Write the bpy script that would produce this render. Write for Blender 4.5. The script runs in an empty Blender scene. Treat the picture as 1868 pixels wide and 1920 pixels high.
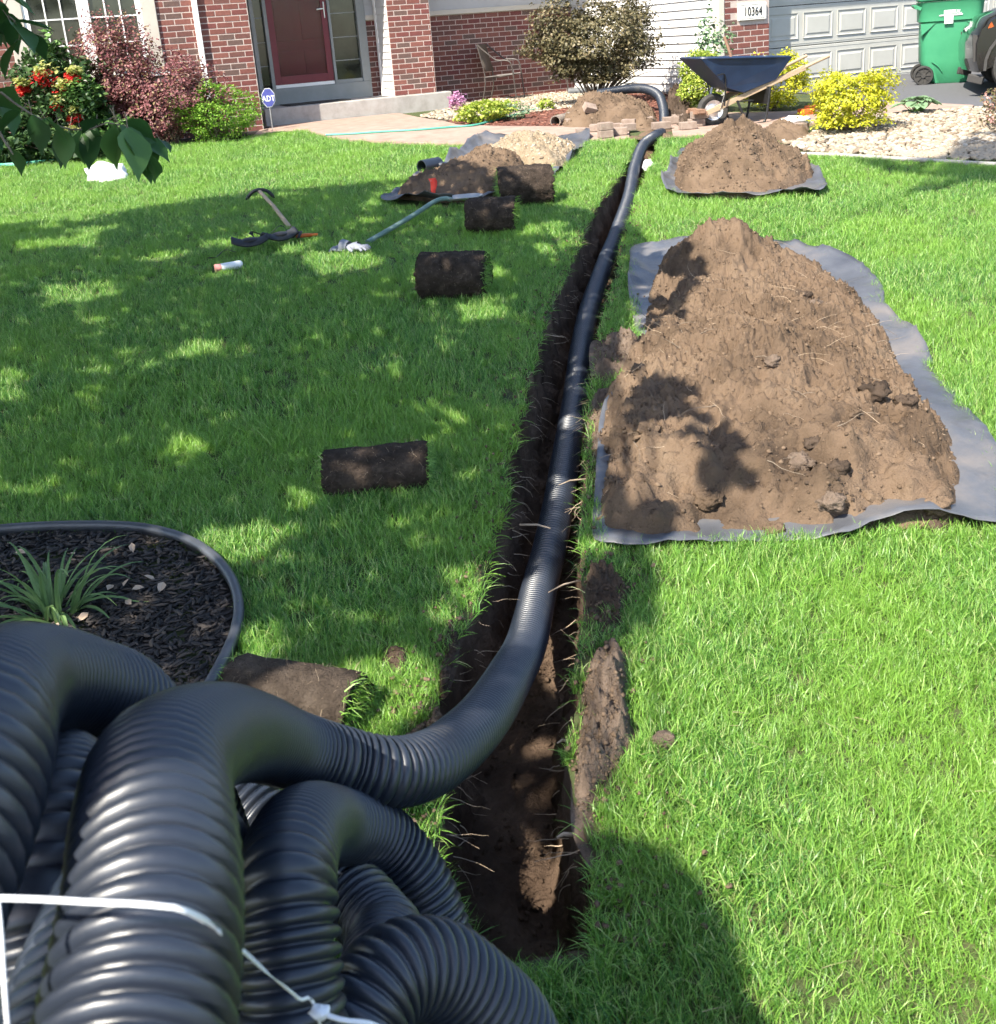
import bpy, bmesh, math, random
import numpy as np
from mathutils import Vector, Matrix

sc = bpy.context.scene
PI = math.pi
rad = math.radians
random.seed(11)
rng = np.random.default_rng(11)

# ------------------------------------------------------------------ camera
F_PX, CX, CY, W_PX, H_PX = 1950.0, 934.0, 675.0, 1868.0, 1920.0
CAM_H, PITCH, ROLL = 1.70, rad(17.4), rad(4.36)
cR, sR, cP, sP = math.cos(ROLL), math.sin(ROLL), math.cos(PITCH), math.sin(PITCH)
v_right = Vector((cR, -sR * sP, -sR * cP))
v_up = Vector((sR, cR * sP, cR * cP))
v_fwd = Vector((0, cP, -sP))
cam_d = bpy.data.cameras.new('camera')
cam = bpy.data.objects.new('camera', cam_d)
sc.collection.objects.link(cam)
m = Matrix.Identity(4)
for i in range(3):
    m[i][0], m[i][1], m[i][2] = v_right[i], v_up[i], -v_fwd[i]
m[2][3] = CAM_H
cam.matrix_world = m
cam_d.sensor_fit = 'VERTICAL'
cam_d.sensor_height = 24.0
cam_d.lens = F_PX / H_PX * 24.0
cam_d.shift_y = -(H_PX / 2 - CY) / H_PX
cam_d.clip_start = 0.05
cam_d.clip_end = 500
cam_d.dof.use_dof = True
cam_d.dof.focus_distance = 6.5
cam_d.dof.aperture_fstop = 8.5
sc.camera = cam

# ------------------------------------------------------------------ daylight
SUN_EL, SUN_AZ = rad(50), rad(52)      # light travels towards (cos az, sin az), falling at el
sun_dir = Vector((math.cos(SUN_AZ) * math.cos(SUN_EL), math.sin(SUN_AZ) * math.cos(SUN_EL), -math.sin(SUN_EL)))
world = bpy.data.worlds.new('World')
sc.world = world
world.use_nodes = True
wn = world.node_tree
bg = wn.nodes['Background']
sky = wn.nodes.new('ShaderNodeTexSky')
sky.sky_type = 'NISHITA'
sky.sun_disc = False
sky.sun_elevation = SUN_EL
sky.sun_rotation = math.atan2(-sun_dir.x, -sun_dir.y)
wn.links.new(sky.outputs[0], bg.inputs[0])
bg.inputs[1].default_value = 0.13
sun_d = bpy.data.lights.new('sun', 'SUN')
sun_d.energy = 4.8
sun_d.angle = rad(0.5)
sun_d.color = (1.0, 0.93, 0.80)
sun_o = bpy.data.objects.new('sun', sun_d)
sc.collection.objects.link(sun_o)
sun_o.location = (-6, -6, 12)
sun_o.rotation_euler = sun_dir.to_track_quat('-Z', 'Y').to_euler()
sc.view_settings.view_transform = 'Standard'
sc.view_settings.look = 'None'
sc.view_settings.exposure = 1.62
sc.view_settings.gamma = 1.0
sc.view_settings.use_curve_mapping = False
sc.cycles.max_bounces = 4
sc.cycles.diffuse_bounces = 3
sc.cycles.glossy_bounces = 2
sc.cycles.adaptive_threshold = 0.05
sc.cycles.transparent_max_bounces = 12

# ------------------------------------------------------------------ survey helpers
SLOPE = 0.044
def gz(Y):
    """height of the lawn: it climbs gently to the house pad"""
    return SLOPE * min(max(Y, -6.0), 14.0)
def gzn(Y):
    return SLOPE * np.clip(Y, -6.0, 14.0)
def ray(x, y):
    return v_right * ((x - CX) / F_PX) - v_up * ((y - CY) / F_PX) + v_fwd
def G(x, y, dz=0.0):
    """point of the ground (raised by dz) seen at a photo position"""
    r = ray(x, y)
    t = (dz - CAM_H) / (r.z - SLOPE * r.y)
    if r.y * t > 14:
        t = (dz + SLOPE * 14 - CAM_H) / r.z
    return Vector((r.x * t, r.y * t, CAM_H + r.z * t))
def GP(lst, dz=0.0):
    return [G(a, b, dz) for a, b in lst]

# ------------------------------------------------------------------ object helpers
COL = sc.collection
def tag(o, label=None, cat=None, group=None, kind=None):
    if label: o['label'] = label
    if cat: o['category'] = cat
    if group: o['group'] = group
    if kind: o['kind'] = kind
    return o
def empty(name, loc=(0, 0, 0), rz=0.0, parent=None):
    o = bpy.data.objects.new(name, None)
    COL.objects.link(o)
    o.location = loc
    o.rotation_euler = (0, 0, rz)
    o.empty_display_size = 0.1
    if parent: o.parent = parent
    return o
def link_mesh(name, me, mat, parent=None):
    o = bpy.data.objects.new(name, me)
    COL.objects.link(o)
    if mat is not None and not me.materials:
        for mm in (mat if isinstance(mat, (list, tuple)) else [mat]):
            me.materials.append(mm)
    if parent: o.parent = parent
    return o
def mesh_np(name, V, Fa, mat, parent=None, smooth=True, mi=None):
    """V (n,3) array, Fa (m,k) array of equal-sized faces"""
    V = np.asarray(V, dtype=np.float32); Fa = np.asarray(Fa, dtype=np.int32)
    me = bpy.data.meshes.new(name)
    k = Fa.shape[1]
    me.vertices.add(len(V)); me.vertices.foreach_set('co', V.ravel())
    me.loops.add(Fa.size); me.loops.foreach_set('vertex_index', Fa.ravel())
    me.polygons.add(len(Fa))
    me.polygons.foreach_set('loop_start', np.arange(0, Fa.size, k, dtype=np.int32))
    me.polygons.foreach_set('loop_total', np.full(len(Fa), k, dtype=np.int32))
    if mi is not None: me.polygons.foreach_set('material_index', np.asarray(mi, dtype=np.int32))
    me.polygons.foreach_set('use_smooth', np.full(len(Fa), smooth))
    me.update(calc_edges=True)
    return link_mesh(name, me, mat, parent)
def grid_faces(nr, nc, wrap=False):
    """quads of an nr x nc vertex grid (row major); wrap joins last column to first"""
    r = np.arange(nr - 1)[:, None]; c = np.arange(nc if wrap else nc - 1)[None, :]
    c2 = (c + 1) % nc
    a = r * nc + c; b = r * nc + c2; d = (r + 1) * nc + c; e = (r + 1) * nc + c2
    return np.stack([a, b, e, d], -1).reshape(-1, 4)

def frames(P):
    """parallel transport frames along polyline P (n,3)"""
    P = np.asarray(P, float)
    T = np.gradient(P, axis=0); T /= np.linalg.norm(T, axis=1)[:, None] + 1e-12
    N = np.zeros_like(P); up = np.array([0, 0, 1.0])
    if abs(T[0] @ up) > .95: up = np.array([1.0, 0, 0])
    n = up - (up @ T[0]) * T[0]; n /= np.linalg.norm(n); N[0] = n
    for i in range(1, len(P)):
        n = N[i - 1] - (N[i - 1] @ T[i]) * T[i]
        N[i] = n / (np.linalg.norm(n) + 1e-12)
    return T, N, np.cross(T, N)
def catmull(pts, step, closed=False):
    """resample a Catmull-Rom curve through pts at about `step` spacing"""
    P = np.asarray([tuple(p) for p in pts], float)
    if closed: Q = np.vstack([P[-1], P, P[0], P[1]])
    else: Q = np.vstack([2 * P[0] - P[1], P, 2 * P[-1] - P[-2]])
    out = []
    for i in range(len(Q) - 3):
        p0, p1, p2, p3 = Q[i:i + 4]
        t = np.linspace(0, 1, 24, endpoint=False)[:, None]
        out.append(.5 * (2 * p1 + (p2 - p0) * t + (2 * p0 - 5 * p1 + 4 * p2 - p3) * t ** 2 + (3 * p1 - p0 - 3 * p2 + p3) * t ** 3))
    C = np.vstack(out + [Q[-2:-1]])
    L = np.concatenate([[0], np.cumsum(np.linalg.norm(np.diff(C, axis=0), axis=1))])
    n = max(int(round(L[-1] / step)), 2)
    s = np.linspace(0, L[-1], n + 1)
    R = np.stack([np.interp(s, L, C[:, k]) for k in range(P.shape[1])], 1)
    return R[:-1] if closed else R

class MB:
    """collects simple solids; build() links them as one mesh object"""
    def __init__(s): s.v = []; s.f = []
    def add(s, V, Fs):
        b = len(s.v); s.v += [tuple(x) for x in V]; s.f += [tuple(i + b for i in f) for f in Fs]; return s
    def box(s, c, d, rot=None, taper=1.0):
        x, y, z = d[0] / 2, d[1] / 2, d[2] / 2
        V = [Vector((sx * x * (taper if sz > 0 else 1), sy * y * (taper if sz > 0 else 1), sz * z)) for sz in (-1, 1) for sy in (-1, 1) for sx in (-1, 1)]
        if rot is not None:
            V = [rot @ q for q in V]
        V = [q + Vector(c) for q in V]
        return s.add(V, [(0, 2, 3, 1), (4, 5, 7, 6), (0, 1, 5, 4), (2, 6, 7, 3), (0, 4, 6, 2), (1, 3, 7, 5)])
    def bx(s, x0, x1, y0, y1, z0, z1):
        return s.box(((x0 + x1) / 2, (y0 + y1) / 2, (z0 + z1) / 2), (x1 - x0, y1 - y0, z1 - z0))
    def bar(s, p, q, w, h, up=(0, 0, 1)):
        p, q = Vector(p), Vector(q); t = (q - p).normalized(); u = Vector(up)
        sd = t.cross(u)
        if sd.length < 1e-4: sd = t.cross(Vector((1, 0, 0)))
        sd.normalize(); u = sd.cross(t).normalized()
        V = [e + sd * (a * w / 2) + u * (b * h / 2) for e in (p, q) for b in (-1, 1) for a in (-1, 1)]
        return s.add(V, [(0, 2, 3, 1), (4, 5, 7, 6), (0, 1, 5, 4), (2, 6, 7, 3), (0, 4, 6, 2), (1, 3, 7, 5)])
    def tube(s, pts, r, seg=10, cap=True):
        P = np.asarray([tuple(p) for p in pts], float); n = len(P)
        R = np.broadcast_to(np.asarray(r, float), (n,)) if np.ndim(r) else np.full(n, float(r))
        T, N, B = frames(P)
        a = np.linspace(0, 2 * PI, seg, endpoint=False)
        V = P[:, None] + R[:, None, None] * (np.cos(a)[None, :, None] * N[:, None] + np.sin(a)[None, :, None] * B[:, None])
        Fs = [tuple(f) for f in grid_faces(n, seg, True)]
        if cap: Fs += [tuple(range(seg))[::-1], tuple((n - 1) * seg + i for i in range(seg))]
        return s.add(V.reshape(-1, 3), Fs)
    def lathe(s, prof, seg=24, M=None, cap=True):
        """profile of (radius, z) turned about z"""
        V = []
        for r, z in prof:
            for i in range(seg):
                a = 2 * PI * i / seg
                V.append(Vector((r * math.cos(a), r * math.sin(a), z)))
        if M is not None: V = [M @ q for q in V]
        Fs = [tuple(f) for f in grid_faces(len(prof), seg, True)]
        if cap: Fs += [tuple(range(seg))[::-1], tuple((len(prof) - 1) * seg + i for i in range(seg))]
        return s.add(V, Fs)
    def prism(s, poly, a, b, M=None):
        """2-D polygon (x, z) extruded along y from a to b"""
        n = len(poly)
        V = [Vector((x, a, z)) for x, z in poly] + [Vector((x, b, z)) for x, z in poly]
        if M is not None: V = [M @ q for q in V]
        Fs = [tuple(range(n)), tuple(n + i for i in range(n))[::-1]]
        Fs += [(i, n + i, n + (i + 1) % n, (i + 1) % n) for i in range(n)]
        return s.add(V, Fs)
    def ball(s, c, r, n=8, m=6, squash=(1, 1, 1), jit=0.0, M=None):
        prof = [(math.sin(PI * (j + .5) / m), -math.cos(PI * (j + .5) / m)) for j in range(m)]
        V = []
        for pr, pz in prof:
            for i in range(n):
                a = 2 * PI * i / n
                k = r * (1 + random.uniform(-jit, jit))
                q = Vector((pr * math.cos(a) * k * squash[0], pr * math.sin(a) * k * squash[1], pz * k * squash[2]))
                if M is not None: q = M @ q
                V.append(q + Vector(c))
        Fs = [tuple(f) for f in grid_faces(m, n, True)] + [tuple(range(n))[::-1], tuple((m - 1) * n + i for i in range(n))]
        return s.add(V, Fs)
    def build(s, name, mat, parent=None, smooth=False, bevel=0.0, seg=2):
        me = bpy.data.meshes.new(name)
        me.from_pydata([tuple(v) for v in s.v], [], s.f)
        me.update()
        bm = bmesh.new(); bm.from_mesh(me)
        bmesh.ops.recalc_face_normals(bm, faces=bm.faces)
        if bevel:
            es = [e for e in bm.edges if len(e.link_faces) == 2 and e.calc_face_angle(0) > .5]
            bmesh.ops.bevel(bm, geom=es, offset=bevel, segments=seg, affect='EDGES', profile=.6, clamp_overlap=True)
        for f in bm.faces: f.smooth = smooth
        if smooth:
            for e in bm.edges:
                if len(e.link_faces) == 2 and e.calc_face_angle(0) > .75: e.smooth = False
        bm.to_mesh(me); bm.free()
        return link_mesh(name, me, mat, parent)

# ------------------------------------------------------------------ noise for shaping meshes
def _h(ix, iy, iz, s):
    n = (ix * 374761393 + iy * 668265263 + iz * 1274126177 + s * 974711) & 0xffffffff
    n = ((n ^ (n >> 13)) * 1274126177) & 0xffffffff
    n = (n ^ (n >> 16)) & 0xffffffff
    return n.astype(np.float64) / 4294967296.0
def vnoise(x, y, z=0.0, seed=0):
    x, y, z = np.broadcast_arrays(np.asarray(x, float), np.asarray(y, float), np.asarray(z, float))
    fx, fy, fz = np.floor(x), np.floor(y), np.floor(z)
    ux, uy, uz = x - fx, y - fy, z - fz
    ux, uy, uz = (u * u * (3 - 2 * u) for u in (ux, uy, uz))
    ix, iy, iz = (f.astype(np.int64) + 5000 for f in (fx, fy, fz))
    r = 0
    for a in (0, 1):
        for b in (0, 1):
            for c in (0, 1):
                w = (ux if a else 1 - ux) * (uy if b else 1 - uy) * (uz if c else 1 - uz)
                r = r + w * _h(ix + a, iy + b, iz + c, seed)
    return r * 2 - 1
def fbm(x, y, z=0.0, octv=4, seed=0, gain=.5):
    s = 0; a = 1.0
    for o in range(octv):
        f = 2.0 ** o
        s = s + a * vnoise(np.asarray(x) * f, np.asarray(y) * f, np.asarray(z) * f, seed + o * 17)
        a *= gain
    return s
def inside(px, py, poly):
    px = np.asarray(px); r = np.zeros(px.shape, bool)
    n = len(poly)
    for i in range(n):
        x0, y0 = poly[i][0], poly[i][1]; x1, y1 = poly[(i + 1) % n][0], poly[(i + 1) % n][1]
        c = ((y0 > py) != (y1 > py)) & (px < (x1 - x0) * (py - y0) / (y1 - y0 + 1e-12) + x0)
        r ^= c
    return r
def pdist(px, py, poly):
    d = np.full(np.shape(px), 1e9); n = len(poly)
    for i in range(n):
        x0, y0 = poly[i][0], poly[i][1]; x1, y1 = poly[(i + 1) % n][0], poly[(i + 1) % n][1]
        ex, ey = x1 - x0, y1 - y0
        t = np.clip(((px - x0) * ex + (py - y0) * ey) / (ex * ex + ey * ey + 1e-12), 0, 1)
        d = np.minimum(d, np.hypot(px - x0 - t * ex, py - y0 - t * ey))
    return d

# ------------------------------------------------------------------ materials
def newmat(name):
    mt = bpy.data.materials.new(name); mt.use_nodes = True
    nt = mt.node_tree; bs = nt.nodes['Principled BSDF']
    return mt, nt, bs
def N_(nt, t, **kw):
    n = nt.nodes.new(t)
    for k, v in kw.items(): setattr(n, k, v)
    return n
def ramp(nt, fac, stops):
    r = nt.nodes.new('ShaderNodeValToRGB')
    el = r.color_ramp.elements
    while len(el) > 1: el.remove(el[-1])
    el[0].position = stops[0][0]; el[0].color = (*stops[0][1], 1)
    for p, c in stops[1:]:
        e = el.new(p); e.color = (*c, 1)
    nt.links.new(fac, r.inputs[0])
    return r.outputs[0]
def M(name, stops, scale=12.0, detail=6.0, rough=.85, bump=0.0, bscale=None, bdist=.01, spec=.3, metal=0.0, coat=0.0, stretch=(1, 1, 1), obj=False, rvar=0.0):
    """surface whose colour follows noise through `stops`, with optional relief"""
    mt, nt, bs = newmat(name)
    if obj:
        tc = N_(nt, 'ShaderNodeTexCoord'); pos = tc.outputs['Object']
    else:
        geo = N_(nt, 'ShaderNodeNewGeometry'); pos = geo.outputs['Position']
    mp = N_(nt, 'ShaderNodeMapping'); mp.inputs['Scale'].default_value = stretch
    nt.links.new(pos, mp.inputs[0])
    if isinstance(stops, tuple): stops = [(0, stops)]
    if len(stops) == 1:
        bs.inputs['Base Color'].default_value = (*stops[0][1], 1)
    else:
        nz = N_(nt, 'ShaderNodeTexNoise'); nz.inputs['Scale'].default_value = scale; nz.inputs['Detail'].default_value = detail
        nz.inputs['Roughness'].default_value = .62
        nt.links.new(mp.outputs[0], nz.inputs['Vector'])
        nt.links.new(ramp(nt, nz.outputs[0], stops), bs.inputs['Base Color'])
        if rvar:
            mr = N_(nt, 'ShaderNodeMapRange'); mr.inputs['To Min'].default_value = rough - rvar; mr.inputs['To Max'].default_value = rough + rvar
            nt.links.new(nz.outputs[0], mr.inputs[0]); nt.links.new(mr.outputs[0], bs.inputs['Roughness'])
    if not rvar: bs.inputs['Roughness'].default_value = rough
    bs.inputs['Specular IOR Level'].default_value = spec
    bs.inputs['Metallic'].default_value = metal
    bs.inputs['Coat Weight'].default_value = coat
    if bump:
        n2 = N_(nt, 'ShaderNodeTexNoise'); n2.inputs['Scale'].default_value = bscale or scale * 4; n2.inputs['Detail'].default_value = 8
        n2.inputs['Roughness'].default_value = .65
        nt.links.new(mp.outputs[0], n2.inputs['Vector'])
        bp = N_(nt, 'ShaderNodeBump'); bp.inputs['Strength'].default_value = bump; bp.inputs['Distance'].default_value = bdist
        nt.links.new(n2.outputs[0], bp.inputs['Height']); nt.links.new(bp.outputs[0], bs.inputs['Normal'])
    return mt
def LEAF(name, stops, transl=.35, rough=.5, spec=.35, patch=0.0, tint=None, pscale=1.5):
    """leaf or blade: colour picked per leaf, light shining through"""
    mt, nt, bs = newmat(name)
    geo = N_(nt, 'ShaderNodeNewGeometry')
    col = ramp(nt, geo.outputs['Random Per Island'], stops)
    if patch:
        nz = N_(nt, 'ShaderNodeTexNoise'); nz.inputs['Scale'].default_value = pscale; nz.inputs['Detail'].default_value = 4
        nt.links.new(geo.outputs['Position'], nz.inputs['Vector'])
        mr = N_(nt, 'ShaderNodeMapRange'); mr.inputs['From Min'].default_value = .38; mr.inputs['From Max'].default_value = .64
        mr.inputs['To Max'].default_value = patch
        nt.links.new(nz.outputs[0], mr.inputs[0])
        mx = N_(nt, 'ShaderNodeMix', data_type='RGBA'); nt.links.new(mr.outputs[0], mx.inputs[0])
        nt.links.new(col, mx.inputs[6]); mx.inputs[7].default_value = (*tint, 1)
        col = mx.outputs[2]
    nt.links.new(col, bs.inputs['Base Color'])
    bs.inputs['Roughness'].default_value = rough; bs.inputs['Specular IOR Level'].default_value = spec
    tr = N_(nt, 'ShaderNodeBsdfTranslucent'); nt.links.new(col, tr.inputs[0])
    ms = N_(nt, 'ShaderNodeMixShader'); ms.inputs[0].default_value = transl
    nt.links.new(bs.outputs[0], ms.inputs[1]); nt.links.new(tr.outputs[0], ms.inputs[2])
    nt.links.new(ms.outputs[0], nt.nodes['Material Output'].inputs[0])
    return mt

MT = {}
MT['turf_soil'] = M('turf_soil', [(.3, (.035, .05, .018)), (.55, (.06, .075, .025)), (.75, (.09, .075, .04))], 9, rough=.95, bump=.6, bscale=90, bdist=.02)
MT['trench_soil'] = M('trench_soil', [(.3, (0.0438, 0.0287, 0.02)), (.5, (0.0874, 0.0586, 0.0412)), (.72, (0.162, 0.112, 0.0775))], 5, rough=.97, bump=.8, bscale=70, bdist=.02, spec=.1)
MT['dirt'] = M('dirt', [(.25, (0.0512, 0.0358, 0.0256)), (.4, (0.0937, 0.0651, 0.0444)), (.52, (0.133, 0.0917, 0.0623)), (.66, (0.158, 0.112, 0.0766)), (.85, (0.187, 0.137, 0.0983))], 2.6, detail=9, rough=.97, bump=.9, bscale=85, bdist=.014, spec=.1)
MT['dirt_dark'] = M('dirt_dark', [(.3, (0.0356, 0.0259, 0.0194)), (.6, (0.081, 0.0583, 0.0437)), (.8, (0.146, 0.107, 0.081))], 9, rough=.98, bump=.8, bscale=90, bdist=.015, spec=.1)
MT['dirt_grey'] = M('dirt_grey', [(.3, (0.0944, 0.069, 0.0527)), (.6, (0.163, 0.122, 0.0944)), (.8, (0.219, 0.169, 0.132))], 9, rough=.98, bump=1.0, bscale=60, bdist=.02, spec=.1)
MT['sand'] = M('sand', [(.3, (0.171, 0.126, 0.0792)), (.55, (0.243, 0.189, 0.126)), (.8, (0.306, 0.252, 0.18))], 14, rough=.95, bump=.7, bscale=70, bdist=.02)
MT['clod'] = LEAF('soil_crumbs', [(0, (0.066, 0.0449, 0.031)), (.35, (0.102, 0.0713, 0.0488)), (.7, (0.129, 0.0911, 0.0627)), (1, (0.155, 0.111, 0.0779))], 0, .97, .1)
MT['sod_pale'] = M('sod_pale_soil', [(.3, (.04, .03, .024)), (.55, (.085, .065, .05)), (.8, (.14, .11, .088))], 16, rough=.98, bump=1.0, bscale=70, bdist=.03, spec=.1)  # lighter tone of the sod soil
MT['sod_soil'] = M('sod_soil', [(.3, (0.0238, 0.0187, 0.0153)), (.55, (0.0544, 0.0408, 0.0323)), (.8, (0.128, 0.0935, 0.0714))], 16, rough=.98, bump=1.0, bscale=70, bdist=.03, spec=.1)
MT['grass'] = LEAF('grass_blades', [(0, (.038, .14, .026)), (.3, (.115, .285, .042)), (.65, (.215, .415, .072)), (.92, (.34, .515, .14)), (.985, (.50, .46, .27))], .40, .40, .5, .55, (.235, .42, .052), 1.6)
MT['fabric'] = M('landscape_fabric', [(.3, (0.0465, 0.0481, 0.0558)), (.5, (0.0775, 0.0806, 0.0899)), (.72, (0.155, 0.136, 0.121))], 2.2, rough=.40, bump=.25, bscale=30, bdist=.01, spec=.5, rvar=.12)
MT['pipe'] = M('black_plastic_pipe', [(.35, (.012, .016, .026)), (.6, (.016, .021, .032)), (.8, (.05, .046, .042))], 6, rough=.40, spec=.65, bump=.12, bscale=40, bdist=.003, rvar=.1)  # blue in the base colour stands in for the reflected sky sheen
MT['pipe_dusty'] = M('dusty_plastic_pipe', [(.3, (0.075, 0.0675, 0.06)), (.6, (0.24, 0.195, 0.158)), (.8, (0.39, 0.315, 0.255))], 9, rough=.7, spec=.3)
MT['pipe_grey'] = M('grey_plastic_pipe', [(.3, (.09, .095, .10)), (.7, (.14, .145, .15))], 9, rough=.55)
MT['white_strap'] = M('white_strap', [(.3, (.72, .72, .74)), (.7, (.84, .84, .86))], 30, rough=.5)
MT['edging'] = M('black_plastic_edging', [(.3, (.035, .038, .045)), (.7, (.065, .07, .08))], 9, rough=.42, spec=.5, bump=.2, bscale=30, bdist=.004)
MT['mulch_black'] = M('black_mulch', [(.3, (.012, .010, .010)), (.55, (.028, .024, .022)), (.8, (.07, .055, .045))], 22, rough=.9, bump=.8, bscale=60, bdist=.02)
MT['mulch_chip'] = LEAF('black_mulch_chips', [(0, (.012, .011, .011)), (.5, (.03, .026, .025)), (.9, (.06, .048, .04)), (1, (.10, .075, .055))], .0, .8, .3)
MT['red_chip'] = LEAF('red_mulch_chips', [(0, (.10, .035, .024)), (.5, (.18, .07, .048)), (1, (.26, .13, .095))], .0, .85, .2)
MT['dry_leaf'] = LEAF('dry_leaves', [(0, (.30, .19, .12)), (.5, (.45, .33, .24)), (1, (.62, .52, .42))], .2, .8, .2)
MT['stone'] = LEAF('river_stones', [(0, (0.139, 0.104, 0.0736)), (.25, (0.216, 0.173, 0.125)), (.7, (0.294, 0.251, 0.19)), (1, (0.364, 0.329, 0.277))], 0, .85, .25)
MT['rock_base'] = M('rock_bed', [(.3, (0.102, 0.0765, 0.0553)), (.6, (0.17, 0.136, 0.102))], 30, rough=.95, bump=1, bscale=40, bdist=.03)
MT['red_mulch'] = M('red_mulch', [(.3, (.09, .035, .024)), (.7, (.17, .07, .05))], 30, rough=.95, bump=1, bscale=60, bdist=.02)
MT['walk'] = M('pink_walkway', [(.3, (0.218, 0.151, 0.118)), (.5, (0.269, 0.189, 0.151)), (.72, (0.311, 0.231, 0.189))], 6, rough=.9, bump=.25, bscale=60, bdist=.006)
MT['paver'] = M('paver', [(.3, (0.17, 0.123, 0.0978)), (.5, (0.23, 0.174, 0.14)), (.72, (0.281, 0.225, 0.187))], 18, rough=.93, bump=.5, bscale=90, bdist=.006)
MT['asphalt'] = M('asphalt', [(.35, (.075, .076, .082)), (.65, (.10, .10, .106))], 40, rough=.8, bump=.4, bscale=220, bdist=.004)
MT['concrete'] = M('concrete', [(.3, (0.264, 0.242, 0.221)), (.55, (0.332, 0.31, 0.289)), (.8, (0.374, 0.357, 0.34))], 7, rough=.9, bump=.2, bscale=90, bdist=.004)
MT['mortar'] = M('mortar', [(.3, (0.374, 0.297, 0.264)), (.7, (0.468, 0.391, 0.348))], 30, rough=.95, bump=.4, bscale=120, bdist=.004)
BR = [(.17, .064, .052), (.14, .062, .052), (.20, .080, .064), (.122, .075, .064), (.158, .053, .047)]
BRM = [M('brick_%d' % i, [(.25, tuple(c * .72 for c in b)), (.6, b), (.85, tuple(min(1, c * 1.3) for c in b))], 34, rough=.92, bump=.5, bscale=130, bdist=.004) for i, b in enumerate(BR)]
MT['siding'] = M('white_siding', [(.3, (0.518, 0.503, 0.488)), (.7, (0.562, 0.548, 0.533))], 3, rough=.5, bump=.06, bscale=30, bdist=.003)
MT['grey_siding'] = M('grey_siding', [(.3, (.36, .35, .35)), (.7, (.42, .41, .41))], 3, rough=.6)
MT['trim'] = M('beige_trim', [(.3, (0.442, 0.399, 0.34)), (.7, (0.493, 0.451, 0.391))], 5, rough=.6)
MT['white_trim'] = M('white_trim', [(.3, (.72, .70, .68)), (.7, (.80, .78, .76))], 5, rough=.45)
MT['grey_paint'] = M('grey_paint', [(.3, (.21, .22, .215)), (.7, (.25, .26, .255))], 5, rough=.5)
MT['garage'] = M('garage_door_paint', [(.3, (0.352, 0.348, 0.317)), (.7, (0.396, 0.392, 0.361))], 4, rough=.5, bump=.05, bscale=90, bdist=.002)
MT['maroon'] = M('maroon_paint', [(.3, (0.128, 0.0217, 0.0306)), (.7, (0.166, 0.0306, 0.0408))], 6, rough=.35)
MT['metal'] = M('brushed_metal', (.55, .54, .52), rough=.3, metal=1)
MT['dark_glass'] = M('dark_window_glass', [(.35, (.012, .014, .011)), (.7, (.045, .05, .035))], 2.5, rough=.05, spec=.6)
MT['roof'] = M('shingles', [(.3, (.10, .09, .085)), (.7, (.16, .15, .14))], 20, rough=.95)
MT['plate'] = M('stone_plate', [(.3, (.62, .58, .52)), (.7, (.72, .69, .63))], 20, rough=.8, bump=.2, bscale=60, bdist=.003)
MT['black'] = M('black_paint', [(.3, (.012, .012, .013)), (.7, (.02, .02, .022))], 12, rough=.4)
MT['rubber'] = M('rubber', [(.3, (.022, .022, .022)), (.7, (.05, .047, .043))], 18, rough=.8)
MT['bark'] = M('bark', [(.3, (.06, .045, .035)), (.7, (.15, .12, .095))], 22, rough=.95, bump=1, bscale=50, bdist=.01)
MT['twig'] = M('twig_bark', [(.3, (.10, .075, .055)), (.7, (.22, .18, .14))], 30, rough=.95)
MT['root'] = M('pale_roots', [(.3, (0.216, 0.156, 0.102)), (.7, (0.408, 0.324, 0.24))], 30, rough=.9)
MT['wood'] = M('bare_wood', [(.3, (.27, .19, .12)), (.7, (.38, .29, .20))], 26, rough=.7, stretch=(1, 8, 8), bump=.2, bscale=60, bdist=.003)
MT['wood_brown'] = M('brown_handle_wood', [(.3, (.18, .10, .065)), (.7, (.25, .15, .10))], 30, rough=.6)
MT['blue_tray'] = M('navy_steel', [(.3, (0.009, 0.02, 0.05)), (.6, (0.013, 0.029, 0.07)), (.82, (0.04, 0.06, 0.1))], 5, rough=.4, spec=.5, rvar=.1)
MT['galv'] = M('dull_steel', [(.3, (.30, .29, .28)), (.7, (.42, .41, .40))], 14, rough=.45, metal=.6)
MT['green_bin'] = M('green_plastic', [(.3, (0.0344, 0.196, 0.0978)), (.7, (0.0459, 0.23, 0.115))], 5, rough=.45, bump=.05, bscale=50, bdist=.003)
MT['white_print'] = M('white_print', (0.624, 0.64, 0.624), rough=.6)
MT['orange'] = M('orange_plastic', [(.3, (.50, .10, .02)), (.7, (.62, .14, .03))], 12, rough=.5)
MT['red_flag'] = M('red_flag', [(.3, (.75, .05, .03)), (.7, (.85, .08, .05))], 12, rough=.6)
MT['hose'] = M('green_hose', [(.3, (.05, .24, .17)), (.7, (.08, .31, .23))], 20, rough=.45)
MT['cloth_white'] = M('white_cloth', [(.3, (0.629, 0.637, 0.663)), (.7, (0.697, 0.705, 0.722))], 20, rough=.7)
MT['pad'] = M('black_foam', [(.3, (.012, .013, .016)), (.7, (.03, .032, .038))], 25, rough=.6, bump=.4, bscale=60, bdist=.006)
MT['cloth_grey'] = M('grey_cloth', [(.3, (.13, .14, .17)), (.7, (.24, .25, .29))], 25, rough=.85, bump=.4, bscale=80, bdist=.006)
MT['sling'] = M('dark_sling_fabric', [(.3, (.07, .055, .045)), (.7, (.10, .08, .065))], 60, rough=.8)
MT['bronze'] = M('bronze_tube', [(.3, (.045, .036, .032)), (.7, (.08, .066, .058))], 20, rough=.45, metal=.0)
MT['car_paint'] = M('black_car_paint', (.006, .006, .007), rough=.18, coat=1.0, spec=.5)
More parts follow.
